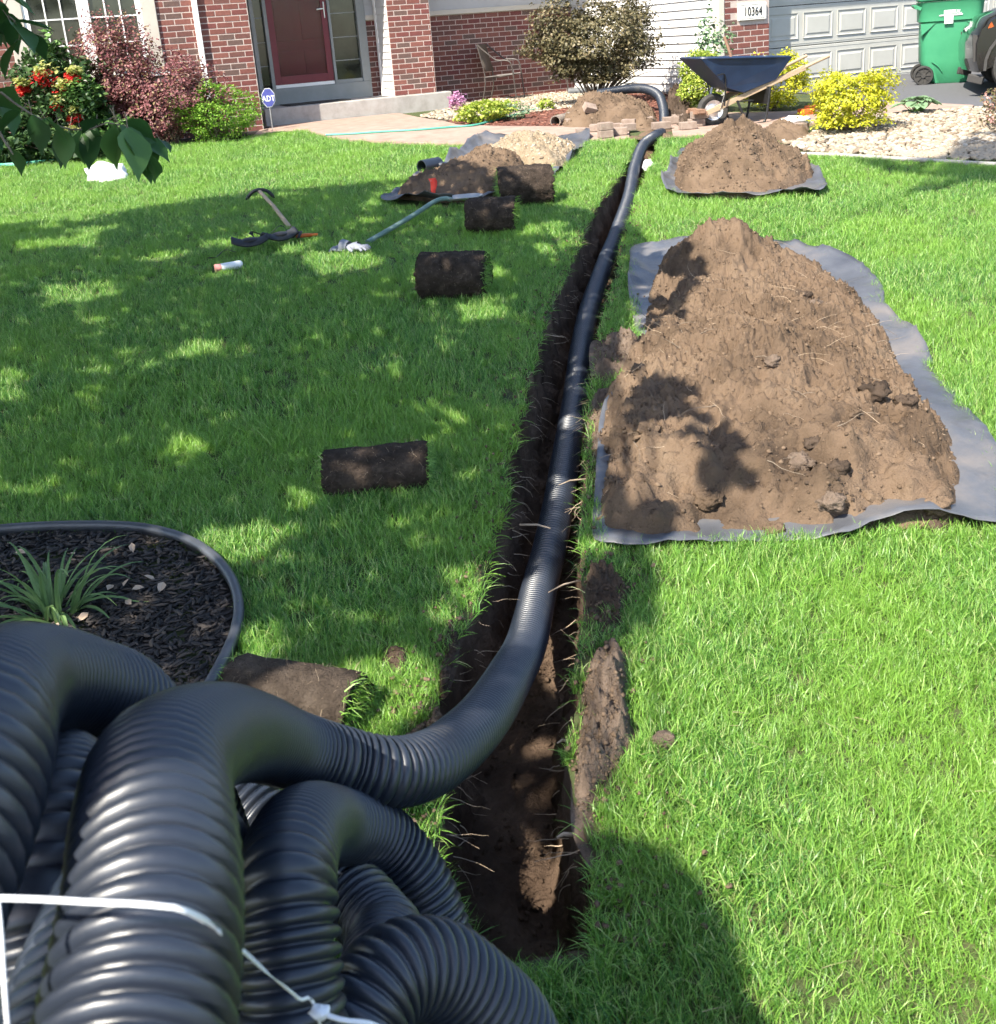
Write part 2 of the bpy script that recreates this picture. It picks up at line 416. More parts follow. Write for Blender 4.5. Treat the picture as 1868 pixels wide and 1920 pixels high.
MT['car_plastic'] = M('grey_car_plastic', [(.3, (.035, .033, .031)), (.7, (.05, .047, .045))], 30, rough=.6)
MT['alloy'] = M('alloy', [(.3, (.55, .55, .57)), (.7, (.68, .68, .70))], 20, rough=.3, metal=.7)
MT['shovel_green'] = M('grey_green_fibreglass', [(.3, (.10, .16, .13)), (.7, (.17, .24, .20))], 20, rough=.5)
MT['sign_blue'] = M('blue_sign', [(.3, (.06, .07, .26)), (.7, (.09, .10, .34))], 12, rough=.45)
# ================================================================== THE SETTING
# ---- trench survey: photo rows with the left and right lip
LIPS = [(880, 1112, 1800), (835, 1112, 1700), (818, 1108, 1600), (818, 1068, 1500), (820, 1064, 1400), (825, 1075, 1300), (850, 1085, 1200), (905, 1093, 1100), (930, 1098, 1000),
        (958, 1103, 860), (985, 1108, 750), (1010, 1125, 650), (1040, 1148, 560), (1075, 1163, 480), (1110, 1185, 400), (1160, 1212, 330), (1185, 1228, 290), (1195, 1240, 258)]
_L = np.array([tuple(G(a, y))[:2] for a, b, y in LIPS]); _R = np.array([tuple(G(b, y))[:2] for a, b, y in LIPS])
TY0, TY1 = 1.50, 11.45
def lipL(Y):
    return np.interp(Y, _L[:, 1], _L[:, 0]) + .018 * fbm(np.asarray(Y) * 9, 0.3, 0, 3, 5)
def lipR(Y):
    return np.interp(Y, _R[:, 1], _R[:, 0]) + .018 * fbm(np.asarray(Y) * 9, 7.7, 0, 3, 9)
def tdepth(Y):
    a = np.clip((Y - TY0) / .13, 0, 1); b = np.clip((TY1 - Y) / .35, 0, 1)
    a = a * a * (3 - 2 * a); b = b * b * (3 - 2 * b)
    return (.35 + .02 * np.sin(Y * 1.7)) * a * b

def build_ground():
    rows = np.concatenate([[-90, -40, -18, -8, -4, -1.5, 0, .7, 1.1, 1.35, 1.45], np.arange(1.5, 3.6, .016), np.arange(3.6, 6.5, .028), np.arange(6.5, 11.6, .05),
                           [11.7, 12, 12.5, 13, 13.5, 14, 15, 17, 20, 26, 40, 90, 160]])
    tt = np.concatenate([[0, .006, .015, .03, .05, .07, .09, .115, .14, .17, .2, .24], np.linspace(.29, .71, 10), [.76, .8, .83, .86, .885, .91, .93, .95, .97, .985, .994, 1]])
    outl = -np.array([120, 60, 25, 12, 6, 3, 1.5, .8, .4, .2, .1, .04]); outr = -outl[::-1]
    nr = len(rows); nt = len(tt); nc = len(outl) + nt + len(outr)
    V = np.zeros((nr, nc, 3))
    for i, Y in enumerate(rows):
        xl, xr = float(lipL(Y)), float(lipR(Y)); D = float(tdepth(Y)); g = gz(Y)
        x = np.concatenate([xl + outl, xl + tt * (xr - xl), xr + outr]); z = np.full(nc, g); y = np.full(nc, Y)
        if D > 0:
            e = np.minimum(tt, 1 - tt) / .19
            pr = np.clip(e, 0, 1) ** .62
            zz = -D * pr
            wall = np.clip(pr, 0, 1) * (1 - np.clip((e - 1) / 1.0, 0, .75))
            X = x[len(outl):len(outl) + nt]
            nz = fbm(X * 26, Y * 26, zz * 26, 4, 3, .6)
            nz2 = fbm(X * 7, Y * 7, zz * 9, 3, 31)
            amp = np.clip(pr * 3, 0, 1)
            X += amp * np.where(tt < .5, 1, -1) * wall * (.026 * nz + .034 * nz2)
            zz += amp * (.014 * nz + .016 * nz2)
            x[len(outl):len(outl) + nt] = X; z[len(outl):len(outl) + nt] += zz
        V[i, :, 0] = x; V[i, :, 1] = y; V[i, :, 2] = z
    Fa = grid_faces(nr, nc)
    ci = np.tile(np.arange(nc - 1), nr - 1)
    ri = np.repeat(np.arange(nr - 1), nc - 1)
    ymid = rows[ri]
    mi = ((ci >= len(outl)) & (ci < len(outl) + nt - 1) & (ymid >= TY0 - .02) & (ymid <= TY1)).astype(int)
    o = mesh_np('ground', V.reshape(-1, 3), Fa, [MT['turf_soil'], MT['trench_soil']], mi=mi)
    return tag(o, kind='structure')
build_ground()

def strip(name, A, B, mat, dz, m=8, step=.25, skirt=.0, n=None):
    """sheet lofted between two ground lines, following the slope"""
    n = n or 60
    def rs(P):
        P = np.array([tuple(p)[:2] for p in P]); L = np.concatenate([[0], np.cumsum(np.hypot(*np.diff(P, axis=0).T))])
        s = np.linspace(0, L[-1], n); return np.stack([np.interp(s, L, P[:, 0]), np.interp(s, L, P[:, 1])], 1)
    a, b = rs(A), rs(B)
    t = np.linspace(0, 1, m)[:, None, None]
    XY = a[None] * (1 - t) + b[None] * t
    Z = gzn(XY[..., 1]) + dz
    V = np.concatenate([XY, Z[..., None]], -1)
    if skirt:
        s0 = V[:1].copy(); s0[..., 2] -= skirt; s1 = V[-1:].copy(); s1[..., 2] -= skirt
        V = np.concatenate([s0, V, s1], 0)
    return mesh_np(name, V.reshape(-1, 3), grid_faces(V.shape[0], n), mat, smooth=False)
def polar(poly, rings=24, step=.08, smooth=True):
    """closed outline -> ring grid (rings, n, 2) round its centre"""
    P = [(p[0], p[1]) for p in poly]
    b = catmull(P, step, True) if smooth else np.array(sum([[tuple(np.array(P[i]) * (1 - t) + np.array(P[(i + 1) % len(P)]) * t) for t in np.linspace(0, 1, max(2, int(math.dist(P[i], P[(i + 1) % len(P)]) / step)), endpoint=False)] for i in range(len(P))], []))
    c = np.array(P).mean(0)
    r = np.linspace(0, 1, rings)[:, None, None]
    return c + (b[None] - c) * r, b
def sheet(name, poly, mat, dz, rings=14, step=.2, smooth=False, wav=0.0, seed=1):
    XY, b = polar(poly, rings, step, smooth)
    Z = gzn(XY[..., 1]) + dz
    if wav: Z = Z + wav * fbm(XY[..., 0] * 6, XY[..., 1] * 6, 0, 3, seed)
    V = np.concatenate([XY, Z[..., None]], -1)
    return mesh_np(name, V.reshape(-1, 3), grid_faces(rings, V.shape[1], True), mat)

# house frame: local x along the front, local y into the house
HA = rad(23.0); HO = Vector((-3.082, 15.226, 0.62))
def HW(s, off, z=0.0):
    return Vector((HO.x + s * math.cos(HA) + off * math.sin(HA), HO.y + s * math.sin(HA) - off * math.cos(HA), HO.z + z))

walk_front = GP([(470, 262), (520, 250), (566, 247), (590, 251), (618, 260), (657, 266), (700, 268), (776, 272), (871, 274), (1000, 270), (1100, 266), (1180, 263)])
walk_back = [HW(.1, -.5), HW(1.2, -.5), HW(2.2, -.5)] + GP([(783, 222), (860, 237), (940, 239.5), (1000, 240), (1060, 240), (1120, 240), (1180, 238)])
tag(strip('walkway', walk_front, walk_back, MT['walk'], .022, 10, skirt=.05), kind='structure')
walk2_front = GP([(1262, 259), (1300, 258), (1400, 250), (1480, 243), (1520, 236), (1617, 224), (1688, 214), (1760, 208), (1823, 205)])
walk2_back = GP([(1258, 233), (1300, 222), (1345, 215), (1480, 212), (1560, 205), (1652, 194), (1740, 196), (1826, 200.5)])
tag(strip('walkway', walk2_front, walk2_back, MT['walk'], .022, 8, skirt=.05), kind='structure')
tag(sheet('dug_path_bed', GP([(1172, 266), (1175, 238), (1262, 232), (1268, 260), (1215, 264)]), MT['dirt'], .004, 10, .1, wav=.03), kind='structure')
dw = [HW(6.75, 2.42), HW(10, 2.42), HW(14, 2.42), HW(17, 2.42), HW(19, 0.8), (16.0, 12.5), (9, 9.5)] + [tuple(p)[:2] for p in GP([(1868, 203), (1825, 201), (1740, 197), (1652, 194.5)])]
tag(sheet('driveway', dw, MT['asphalt'], .010, 26, .3), kind='structure')

rock_r = GP([(1462, 268), (1500, 258), (1545, 246), (1600, 230), (1640, 222), (1690, 214.5), (1760, 209), (1825, 206), (1868, 208), (1990, 215), (1990, 318), (1868, 309), (1800, 306), (1700, 301), (1600, 294), (1515, 289), (1480, 280)])
rock_bed_o = tag(sheet('rock_bed', rock_r, MT['rock_base'], .006, 14, .15, wav=.02), kind='structure')
rock_c = [HW(3.2, -.55), HW(3.2, -1.36), HW(5.75, -1.36), HW(5.75, -.2)] + GP([(1075, 205), (1020, 212), (960, 220), (880, 232), (830, 228), (783, 221)])
tag(sheet('rock_bed', rock_c, MT['rock_base'], .008, 14, .15, wav=.02), kind='structure')
mulch_r = GP([(832, 229), (885, 234), (960, 221), (1030, 207), (1080, 190), (1180, 178), (1262, 175), (1285, 225), (1258, 233), (1180, 238), (1060, 240), (940, 239.3), (870, 238)])
tag(sheet('mulch_bed', mulch_r, MT['red_mulch'], .014, 14, .15, wav=.02), kind='structure')
bed_l = [(-12, 14.5), (-12, 10.5)] + GP([(-60, 316), (0, 311), (50, 300), (150, 290), (250, 280), (345, 270), (430, 266), (500, 252)]) + [HW(.2, -.5), HW(0, .02), HW(-3, .02), HW(-5, .02)]
tag(sheet('planting_bed', bed_l, MT['mulch_black'], .012, 16, .25, wav=.03), kind='structure')

# mulch bed round the shade tree, with its plastic edging
bed_px = [(-330, 1150), (-250, 1065), (-120, 1026), (0, 1010), (120, 1003), (250, 1005), (340, 1024), (400, 1058), (438, 1105), (452, 1155), (446, 1205), (425, 1255), (390, 1320), (330, 1410), (200, 1500), (0, 1560), (-250, 1500)]
bed_w = GP(bed_px)
tag(sheet('mulch_bed', bed_w, MT['mulch_black'], .006, 40, .05, smooth=True, wav=.022), kind='structure')

# ---- outlines of the tarps and of bare soil (used for the lawn as well)
tarp1_px = [(1186, 470), (1240, 462), (1310, 453), (1380, 446), (1440, 458), (1500, 470), (1560, 488), (1610, 508), (1652, 545), (1662, 585), (1700, 622), (1760, 700), (1805, 765), (1850, 830), (1885, 900), (1905, 1003), (1868, 1006), (1760, 1004), (1640, 1010), (1560, 1024), (1480, 1020), (1400, 1026), (1270, 1036), (1200, 1046), (1120, 1032), (1112, 985), (1118, 930), (1122, 860), (1130, 800), (1170, 740), (1200, 690), (1196, 640), (1184, 590), (1178, 540), (1182, 500)]
tarp2_px = [(1240, 352), (1262, 372), (1320, 378), (1400, 378), (1480, 372), (1545, 372), (1546, 345), (1522, 320), (1505, 300), (1470, 285), (1400, 280), (1300, 283), (1262, 300), (1255, 330)]
tarp3_px = [(716, 384), (770, 390), (850, 388), (930, 380), (1000, 360), (1040, 335), (1075, 300), (1104, 270), (1098, 258), (1030, 262), (930, 262), (880, 280), (835, 312), (780, 350), (740, 372)]
T1, T2, T3 = GP(tarp1_px), GP(tarp2_px), GP(tarp3_px)
SPILL = [GP(p) for p in (
    [(1108, 640), (1150, 640), (1205, 640), (1200, 700), (1150, 720), (1112, 715)],
    [(1106, 745), (1150, 735), (1200, 735), (1180, 840), (1130, 870), (1104, 860)],
    [(1098, 1075), (1130, 1072), (1172, 1078), (1182, 1120), (1165, 1185), (1120, 1215), (1096, 1200)],
    [(1092, 1262), (1118, 1212), (1160, 1207), (1184, 1240), (1183, 1320), (1198, 1380), (1180, 1430), (1130, 1490), (1120, 1560), (1122, 1620), (1112, 1628), (1074, 1560), (1070, 1480), (1072, 1430), (1080, 1350)],
    [(735, 1395), (790, 1360), (826, 1330), (832, 1380), (800, 1400), (750, 1405)],
    [(832, 1180), (858, 1170), (860, 1230), (838, 1300), (822, 1290)],
    [(720, 1225), (760, 1228), (768, 1255), (735, 1262), (712, 1248)],
)]

# ---- the lawn: tufts of blades set on the soil
def tuft(seed, n=16, spread=.022, hmin=.030, hmax=.066, w=.0026):
    r = np.random.default_rng(seed)
    V = []; Fs = []
    for i in range(n):
        a = r.uniform(0, 2 * PI); d = spread * math.sqrt(r.uniform(0, 1)); bx_, by_ = d * math.cos(a), d * math.sin(a)
        L = r.uniform(hmin, hmax); la = r.uniform(0, 2 * PI); lean = abs(r.normal(.35, .42)); bend = r.uniform(.25, 1.1)
        dx, dy = math.cos(la), math.sin(la); ww = w * r.uniform(.7, 1.4); px, py = -dy * ww / 2, dx * ww / 2
        ta = r.uniform(-.8, .8); px, py = px * math.cos(ta) - py * math.sin(ta), px * math.sin(ta) + py * math.cos(ta)
        b = len(V); k = 3
        x = y = z = 0.0; th = lean * .5
        for j in range(k):
            tw = 1 - .28 * j
            V += [(bx_ + x - px * tw, by_ + y - py * tw, z - .004), (bx_ + x + px * tw, by_ + y + py * tw, z - .004)]
            st = L / k; x += st * math.sin(th) * dx; y += st * math.sin(th) * dy; z += st * max(math.cos(th), -.2); th += bend * .55
        V.append((bx_ + x, by_ + y, max(z, .004) - .004))
        Fs += [(b, b + 1, b + 3), (b, b + 3, b + 2), (b + 2, b + 3, b + 5), (b + 2, b + 5, b + 4), (b + 4, b + 5, b + 6)]
    me = bpy.data.meshes.new('tuft_%d' % seed); me.from_pydata(V, [], Fs); me.update()
    me.polygons.foreach_set('use_smooth', np.full(len(me.polygons), True)); me.materials.append(MT['grass'])
    return bpy.data.objects.new('tuft_%d' % seed, me)
tuft_col = bpy.data.collections.new('tuft_library')
for i in range(9): tuft_col.objects.link(tuft(100 + i))
def instance_nodes(name, coll):
    ng = bpy.data.node_groups.new(name, 'GeometryNodeTree')
    ng.interface.new_socket('Geometry', in_out='INPUT', socket_type='NodeSocketGeometry')
    ng.interface.new_socket('Geometry', in_out='OUTPUT', socket_type='NodeSocketGeometry')
    gi = ng.nodes.new('NodeGroupInput'); go = ng.nodes.new('NodeGroupOutput')
    ci = ng.nodes.new('GeometryNodeCollectionInfo'); ci.inputs['Collection'].default_value = coll
    ci.inputs['Separate Children'].default_value = True; ci.inputs['Reset Children'].default_value = True
    ip = ng.nodes.new('GeometryNodeInstanceOnPoints'); ip.inputs['Pick Instance'].default_value = True
    def attr(nm, t):
        a = ng.nodes.new('GeometryNodeInputNamedAttribute'); a.data_type = t; a.inputs['Name'].default_value = nm; return a.outputs[0]
    ng.links.new(gi.outputs[0], ip.inputs['Points']); ng.links.new(ci.outputs[0], ip.inputs['Instance'])
    ng.links.new(attr('idx', 'INT'), ip.inputs['Instance Index'])
    ng.links.new(attr('rot', 'FLOAT_VECTOR'), ip.inputs['Rotation'])
    ng.links.new(attr('scl', 'FLOAT_VECTOR'), ip.inputs['Scale'])
    ng.links.new(ip.outputs[0], go.inputs[0])
    return ng
def scatter(name, P, rot, scl, idx, ng, mat):
    me = bpy.data.meshes.new(name); me.vertices.add(len(P)); me.vertices.foreach_set('co', np.asarray(P, np.float32).ravel())
    for nm, t, d in (('rot', 'FLOAT_VECTOR', rot), ('scl', 'FLOAT_VECTOR', scl)):
        a = me.attributes.new(nm, t, 'POINT'); a.data.foreach_set('vector', np.asarray(d, np.float32).ravel())
    a = me.attributes.new('idx', 'INT', 'POINT'); a.data.foreach_set('value', np.asarray(idx, np.int32))
    me.update(); me.materials.append(mat)
    o = bpy.data.objects.new(name, me); COL.objects.link(o)
    md = o.modifiers.new('scatter', 'NODES'); md.node_group = ng
    return o
lawn_far = [tuple(p)[:2] for p in GP([(1823, 309), (1700, 303), (1600, 296), (1510, 291), (1470, 283), (1440, 262), (1360, 256.5), (1300, 260), (1240, 263), (1180, 265), (1100, 268.5), (1000, 272), (871, 276), (776, 274), (700, 270), (657, 268), (618, 262), (590, 253), (566, 249), (520, 252), (500, 254), (430, 268), (345, 272), (250, 282), (150, 292), (50, 302), (0, 313), (-60, 318)])]
lawn = [(7.5, 8.0)] + [(5.2, 7.9)] + lawn_far + [(-9.5, 12.5), (-9.5, 6), (-5, 1), (-3, .3), (3, .3), (7.5, 4)]
def lawn_points():
    out = []
    for y0, y1, dens, sc_ in ((.9, 2.6, 3900, 1.0), (2.6, 4.2, 2600, 1.05), (4.2, 6.5, 1350, 1.18), (6.5, 9.5, 850, 1.35), (9.5, 14.6, 600, 1.5)):
        hw = .56 * y1 + .9
        n = int(dens * (y1 - y0) * 2 * hw)
        x = rng.uniform(-hw, hw, n); y = rng.uniform(y0, y1, n)
        ok = inside(x, y, lawn) & (np.abs(x) < .54 * y + .85)
        tr = (x > lipL(y) - .004) & (x < lipR(y) + .004) & (y > TY0 - .03) & (y < TY1 + .05)
        ok &= ~tr
        for T in (T1, T2, T3):
            ins = inside(x, y, T); ok &= ~(ins & (pdist(x, y, T) > .03))
        ok &= ~(inside(x, y, bed_w) | (pdist(x, y, bed_w) < .012))
        keep = np.ones(n, bool)
        for S in SPILL: keep &= ~(inside(x, y, S) & (rng.uniform(0, 1, n) > .10))
        ok &= keep
        x, y = x[ok], y[ok]
        out.append(np.stack([x, y, np.full(len(x), sc_)], 1))
    return np.vstack(out)
LP_ = lawn_points()
nG = len(LP_)
_rot = np.stack([rng.normal(0, .14, nG), rng.normal(0, .14, nG), rng.uniform(0, 2 * PI, nG)], 1)
# blades lie in swathes where the mower and feet pushed them
_sw = fbm(LP_[:, 0] * 2.2, LP_[:, 1] * 2.2, 0, 3, 41)
_rot[:, 0] += .35 * _sw; _rot[:, 1] += .30 * fbm(LP_[:, 0] * 2.6, LP_[:, 1] * 2.6, 3.3, 3, 43)
_s = LP_[:, 2] * rng.uniform(.75, 1.2, nG) * (1 + .18 * fbm(LP_[:, 0] * 3, LP_[:, 1] * 3, 0, 2, 51))
_scl = np.stack([_s, _s, _s * np.where(LP_[:, 2] > 1.2, .78, .95)], 1)
_P = np.stack([LP_[:, 0], LP_[:, 1], gzn(LP_[:, 1])], 1)
grass_ng = instance_nodes('tufts_on_lawn', tuft_col)
tag(scatter('lawn_grass', _P, _rot, _scl, rng.integers(0, 9, nG), grass_ng, MT['grass']),
    'mown green lawn grass covering the yard on both sides of the trench', 'grass', kind='stuff')

def clippings():
    n = 2600; y = 1.2 + 8 * rng.uniform(0, 1, n) ** 1.7; x = rng.uniform(-1, 1, n) * (.5 * y + .6)
    ok = inside(x, y, lawn) & ~((x > lipL(y)) & (x < lipR(y))) & ~inside(x, y, bed_w)
    for T in (T1, T2, T3): ok &= ~inside(x, y, T)
    x, y = x[ok], y[ok]; a = rng.uniform(0, 2 * PI, len(x))
    o = blades('dry_clippings', np.stack([x, y, gzn(y) + rng.uniform(.015, .045, len(x))], 1), np.stack([np.cos(a), np.sin(a), rng.uniform(-.1, .35, len(x))], 1), rng.uniform(.02, .07, len(x)), MT['straw'], None, .0014, 9, .2)
    tag(o, 'straw-coloured dry clippings lying in the lawn', 'clippings', kind='stuff')
def blades(name, P, D, L, mat, parent=None, w=.003, seed=0, droop=.5):
    """separate grass blades at points P pointing along D"""
    r = np.random.default_rng(seed); V = []; Fs = []
    for p, d, l in zip(P, D, L):
        p = np.array(p, float); d = np.array(d, float); d /= np.linalg.norm(d) + 1e-9
        sd = np.cross(d, [0, 0, 1.0] if abs(d[2]) < .9 else [1.0, 0, 0]); sd /= np.linalg.norm(sd) + 1e-9
        a = r.uniform(0, PI); sd = sd * math.cos(a) + np.cross(d, sd) * math.sin(a)
        ww = w * r.uniform(.7, 1.3); b = len(V); q = p.copy(); dd = d.copy()
        for j in range(3):
            t = 1 - .28 * j
            V += [q - sd * ww * t / 2, q + sd * ww * t / 2]
            q = q + dd * l / 3; dd = dd + np.array([0, 0, -droop * r.uniform(.4, 1)]) * .5; dd /= np.linalg.norm(dd)
        V.append(q)
        Fs += [(b, b + 1, b + 3), (b, b + 3, b + 2), (b + 2, b + 3, b + 5), (b + 2, b + 5, b + 4), (b + 4, b + 5, b + 6)]
    return mesh_np(name, np.array(V), np.array(Fs), mat, parent)

MT['straw'] = LEAF('straw', [(0, (0.173, 0.18, 0.0648)), (.5, (0.259, 0.245, 0.115)), (1, (0.331, 0.288, 0.173))], .3)
clippings()
# ---- stones of the rock beds
def chips(name, P, size, mat, squash=(1, .75, .5), seed=0, parent=None, nv=(6, 4), jit=.22):
    """many small irregular lumps joined into one mesh"""
    r = np.random.default_rng(seed)
    a = np.linspace(0, 2 * PI, nv[0], endpoint=False); ph = PI * (np.arange(nv[1]) + .5) / nv[1]
    U = np.stack([np.outer(np.sin(ph), np.cos(a)), np.outer(np.sin(ph), np.sin(a)), np.outer(-np.cos(ph), np.ones(nv[0]))], -1).reshape(-1, 3)
    Fq = grid_faces(nv[1], nv[0], True)
    top = np.array([[(nv[1] - 1) * nv[0] + i for i in range(4)]]) if nv[0] == 4 else None
    n = len(P); nvv = len(U)
    s = np.asarray(size)
    V = U[None] * (s[:, None, None] if s.ndim else s) * np.asarray(squash)[None, None] * (1 + r.uniform(-jit, jit, (n, nvv, 1)))
    az = r.uniform(0, 2 * PI, n); tl = r.normal(0, .35, n)
    ca, sa, ct, st = np.cos(az)[:, None], np.sin(az)[:, None], np.cos(tl)[:, None], np.sin(tl)[:, None]
    X, Y, Z = V[..., 0], V[..., 1], V[..., 2]
    Y, Z = Y * ct - Z * st, Y * st + Z * ct
    X, Y = X * ca - Y * sa, X * sa + Y * ca
    V = np.stack([X, Y, Z], -1) + np.asarray(P)[:, None]
    # close the two ends with triangle-ish quads
    cap = []
    for base in (0, (nv[1] - 1) * nv[0]):
        for i in range(1, nv[0] - 2, 2):
            q = (base, base + i, base + i + 1, base + i + 2)
            cap.append(q if base else q[::-1])
    Fq = np.vstack([Fq, np.array(cap)])
    Fa = (Fq[None] + (np.arange(n) * nvv)[:, None, None]).reshape(-1, 4)
    return mesh_np(name, V.reshape(-1, 3), Fa, mat, parent)
def fill(poly, n, seed=0, edge=.0):
    r = np.random.default_rng(seed); P = np.array([tuple(p)[:2] for p in poly]); lo, hi = P.min(0), P.max(0); out = np.zeros((0, 2))
    while len(out) < n:
        q = r.uniform(lo, hi, (n * 2, 2)); k = inside(q[:, 0], q[:, 1], P)
        if edge: k &= pdist(q[:, 0], q[:, 1], P) > edge
        out = np.vstack([out, q[k]])
    return out[:n]
q = fill(rock_r, 4200, 5, .02); q = q[np.argsort(q[:, 1] + 9 * (np.abs(q[:, 0]) > .50 * q[:, 1]))]; q_near, q = q[:300], q[300:]; q3 = np.column_stack([q, gzn(q[:, 1]) + .018 + .012 * rng.uniform(0, 1, len(q))])
tag(chips('river_stones', q3, rng.uniform(.020, .042, len(q)), MT['stone'], seed=6), 'pale tan river stones filling the bed beside the driveway', 'stones', kind='stuff')
_sm = []
for k in range(6):
    me = MB().ball((0, 0, 0), 1.0, 7, 5, (1, .75, .5), .2).build('stone', MT['stone'])
    _sm.append(me.data); bpy.data.objects.remove(me)
for k, (a, b) in enumerate(q_near):
    o = bpy.data.objects.new('stone', _sm[k % 6]); COL.objects.link(o); o.parent = rock_bed_o
    o.location = (a, b, gz(b) + .022 + .012 * random.random()); s_ = random.uniform(.024, .042); o.scale = (s_, s_, s_); o.rotation_euler = (random.uniform(-.4, .4), random.uniform(-.4, .4), random.uniform(0, 6.28))
q = fill(rock_c, 3000, 8, .01); q3 = np.column_stack([q, gzn(q[:, 1]) + .02 + .015 * rng.uniform(0, 1, len(q))])
tag(chips('river_stones', q3, rng.uniform(.020, .042, len(q)), MT['stone'], seed=9), 'cream river stones in the bed under the patio chair', 'stones', kind='stuff')
q = fill(mulch_r, 1500, 11, .01); q3 = np.column_stack([q, gzn(q[:, 1]) + .022 + .012 * rng.uniform(0, 1, len(q))])
tag(chips('wood_mulch', q3, rng.uniform(.018, .038, len(q)), MT['red_chip'], (1, .3, .18), seed=12), 'reddish wood mulch along the back of the walkway', 'mulch', kind='stuff')
q = fill(bed_w, 9000, 14, .02); q3 = np.column_stack([q, gzn(q[:, 1]) + .012 + .018 * rng.uniform(0, 1, len(q))])
tag(chips('wood_mulch', q3, rng.uniform(.006, .026, len(q)), MT['mulch_chip'], (1, .26, .14), seed=15), 'black shredded mulch inside the curved plastic edging', 'mulch', kind='stuff')
q = fill(bed_w, 40, 18, .03); q3 = np.column_stack([q, gzn(q[:, 1]) + .032])
def leaflets(name, P, size, mat, seed=0, parent=None, up=.6, fold=.25, shape=None, nrm=None):
    """flat folded leaves scattered at P"""
    r = np.random.default_rng(seed); n = len(P)
    size = np.broadcast_to(np.asarray(size, float), (n,)) if np.ndim(size) else np.full(n, size)
    if nrm is None:
        nm = r.normal(0, 1, (n, 3)); nm[:, 2] = np.abs(nm[:, 2]) + up * 2
    else: nm = np.asarray(nrm) + r.normal(0, .45, (n, 3))
    nm /= np.linalg.norm(nm, axis=1)[:, None]
    t = r.normal(0, 1, (n, 3)); t -= (t * nm).sum(1)[:, None] * nm; t /= np.linalg.norm(t, axis=1)[:, None]
    b = np.cross(nm, t)
    sh = shape or [(-.5, 0, 0), (-.15, .30, .5), (.2, .24, .5), (.55, 0, 0), (.2, -.24, .5), (-.15, -.30, .5)]
    V = np.stack([P + size[:, None] * (t * x + b * y + nm * (z * fold * abs(y) * 2)) for x, y, z in sh], 1)
    k = len(sh)
    base = (np.arange(n) * k)[:, None]
    Fa = np.vstack([base + np.array([[0, 1, 2, 3]]), base + np.array([[0, 3, 4, 5]])]) if k == 6 else base + np.array([[0, 1, 2, 3]])
    return mesh_np(name, V.reshape(-1, 3), Fa, mat, parent, smooth=False)
for k in range(len(q3)):
    tag(leaflets('dry_leaf', q3[k:k + 1], rng.uniform(.014, .045), MT['dry_leaf'], 400 + k, up=.9, fold=.5), 'dry tan leaf lying on the black mulch', 'leaf', 'dry leaves on the black mulch')

# ---- black plastic edging round the mulch bed
def edging():
    C = catmull([tuple(p) for p in GP(bed_px)], .04, True)
    C[:, 2] = gzn(C[:, 1])
    T, Nn, B = frames(np.vstack([C, C[:1]]))
    prof = [(-.004, -.03), (-.004, .022), (-.014, .030), (-.014, .044), (-.006, .052), (.008, .052), (.016, .044), (.016, .030), (.006, .022), (.006, -.03)]
    V = []
    for p, t in zip(C, T[:-1]):
        sd = np.array([t[1], -t[0], 0]); sd /= np.linalg.norm(sd)
        V += [p + sd * a + np.array([0, 0, b]) for a, b in prof]
    V = np.array(V); n = len(C); k = len(prof)
    Fa = grid_faces(n, k, True)
    last = np.array([[(n - 1) * k + i, (n - 1) * k + (i + 1) % k, (i + 1) % k, i] for i in range(k)])
    o = mesh_np('bed_edging', V, np.vstack([Fa, last]), MT['edging'])
    tag(o, 'black plastic lawn edging curving round the mulch bed', 'edging')
edging()
# pale border strip at the near side of the rock bed
C = catmull([tuple(p) for p in GP([(1500, 293), (1540, 294), (1600, 297), (1660, 301), (1720, 304), (1780, 308), (1868, 313)])], .1)
tag(MB().tube([(a, b, gz(b) + .02) for a, b, c in C], .02, 8).build('bed_edging', MT['concrete'], smooth=True), 'low pale strip edging the stone bed beside the lawn', 'edging')
# ================================================================== THE HOUSE
house = empty('brick_house', HO, HA)
tag(house, 'brick house with white siding, maroon front door and grey garage door', 'house')
def hpart(mb, name, mat, parent=None, **kw):
    return mb.build(name, mat, parent or house, **kw)
BL, BH, JT = .2205, .0787, .0125
bricks = []          # x, y, z (centre of face), width, priority
def brick_face(x0, x1, y, z0, z1, pri, skip=None, phase=0):
    """courses of a wall face at local depth y; a mortar slab stands 5 mm behind the brick faces"""
    nrow = int((z1 - z0) / BH + 1e-6)
    for r in range(nrow):
        z = z0 + (r + .5) * BH
        x = x0 - (BL / 2 if (r + phase) % 2 else 0)
        while x < x1 - .02:
            a, b = max(x, x0), min(x + BL, x1)
            if b - a > .03 and not (skip and skip((a + b) / 2, z)):
                bricks.append(((a + b) / 2, y, z, b - a - JT, pri + (1000 if z > 1.75 else 0)))
            x += BL
    return nrow * BH
def wall(name, x0, x1, y0, y1, z0, z1, mat):
    return hpart(MB().bx(x0, x1, y0, y1, z0, z1), name, mat)
WT = 2.9
# left wall with the window opening
wall('wall', -6, -3.05, .0005, .3, 0, WT, MT['mortar']); wall('wall', -1.22, 0, .0005, .3, 0, WT, MT['mortar'])
wall('wall', -3.05, -1.22, .0008, .299, 0, .88, MT['mortar']); wall('wall', -3.05, -1.22, .0008, .299, 2.35, WT, MT['mortar'])
brick_face(-6, -3.05, 0, 0, WT, 60); brick_face(-1.22, 0, 0, 0, WT, 10, phase=1); brick_face(-3.05, -1.22, 0, 0, .86, 500)
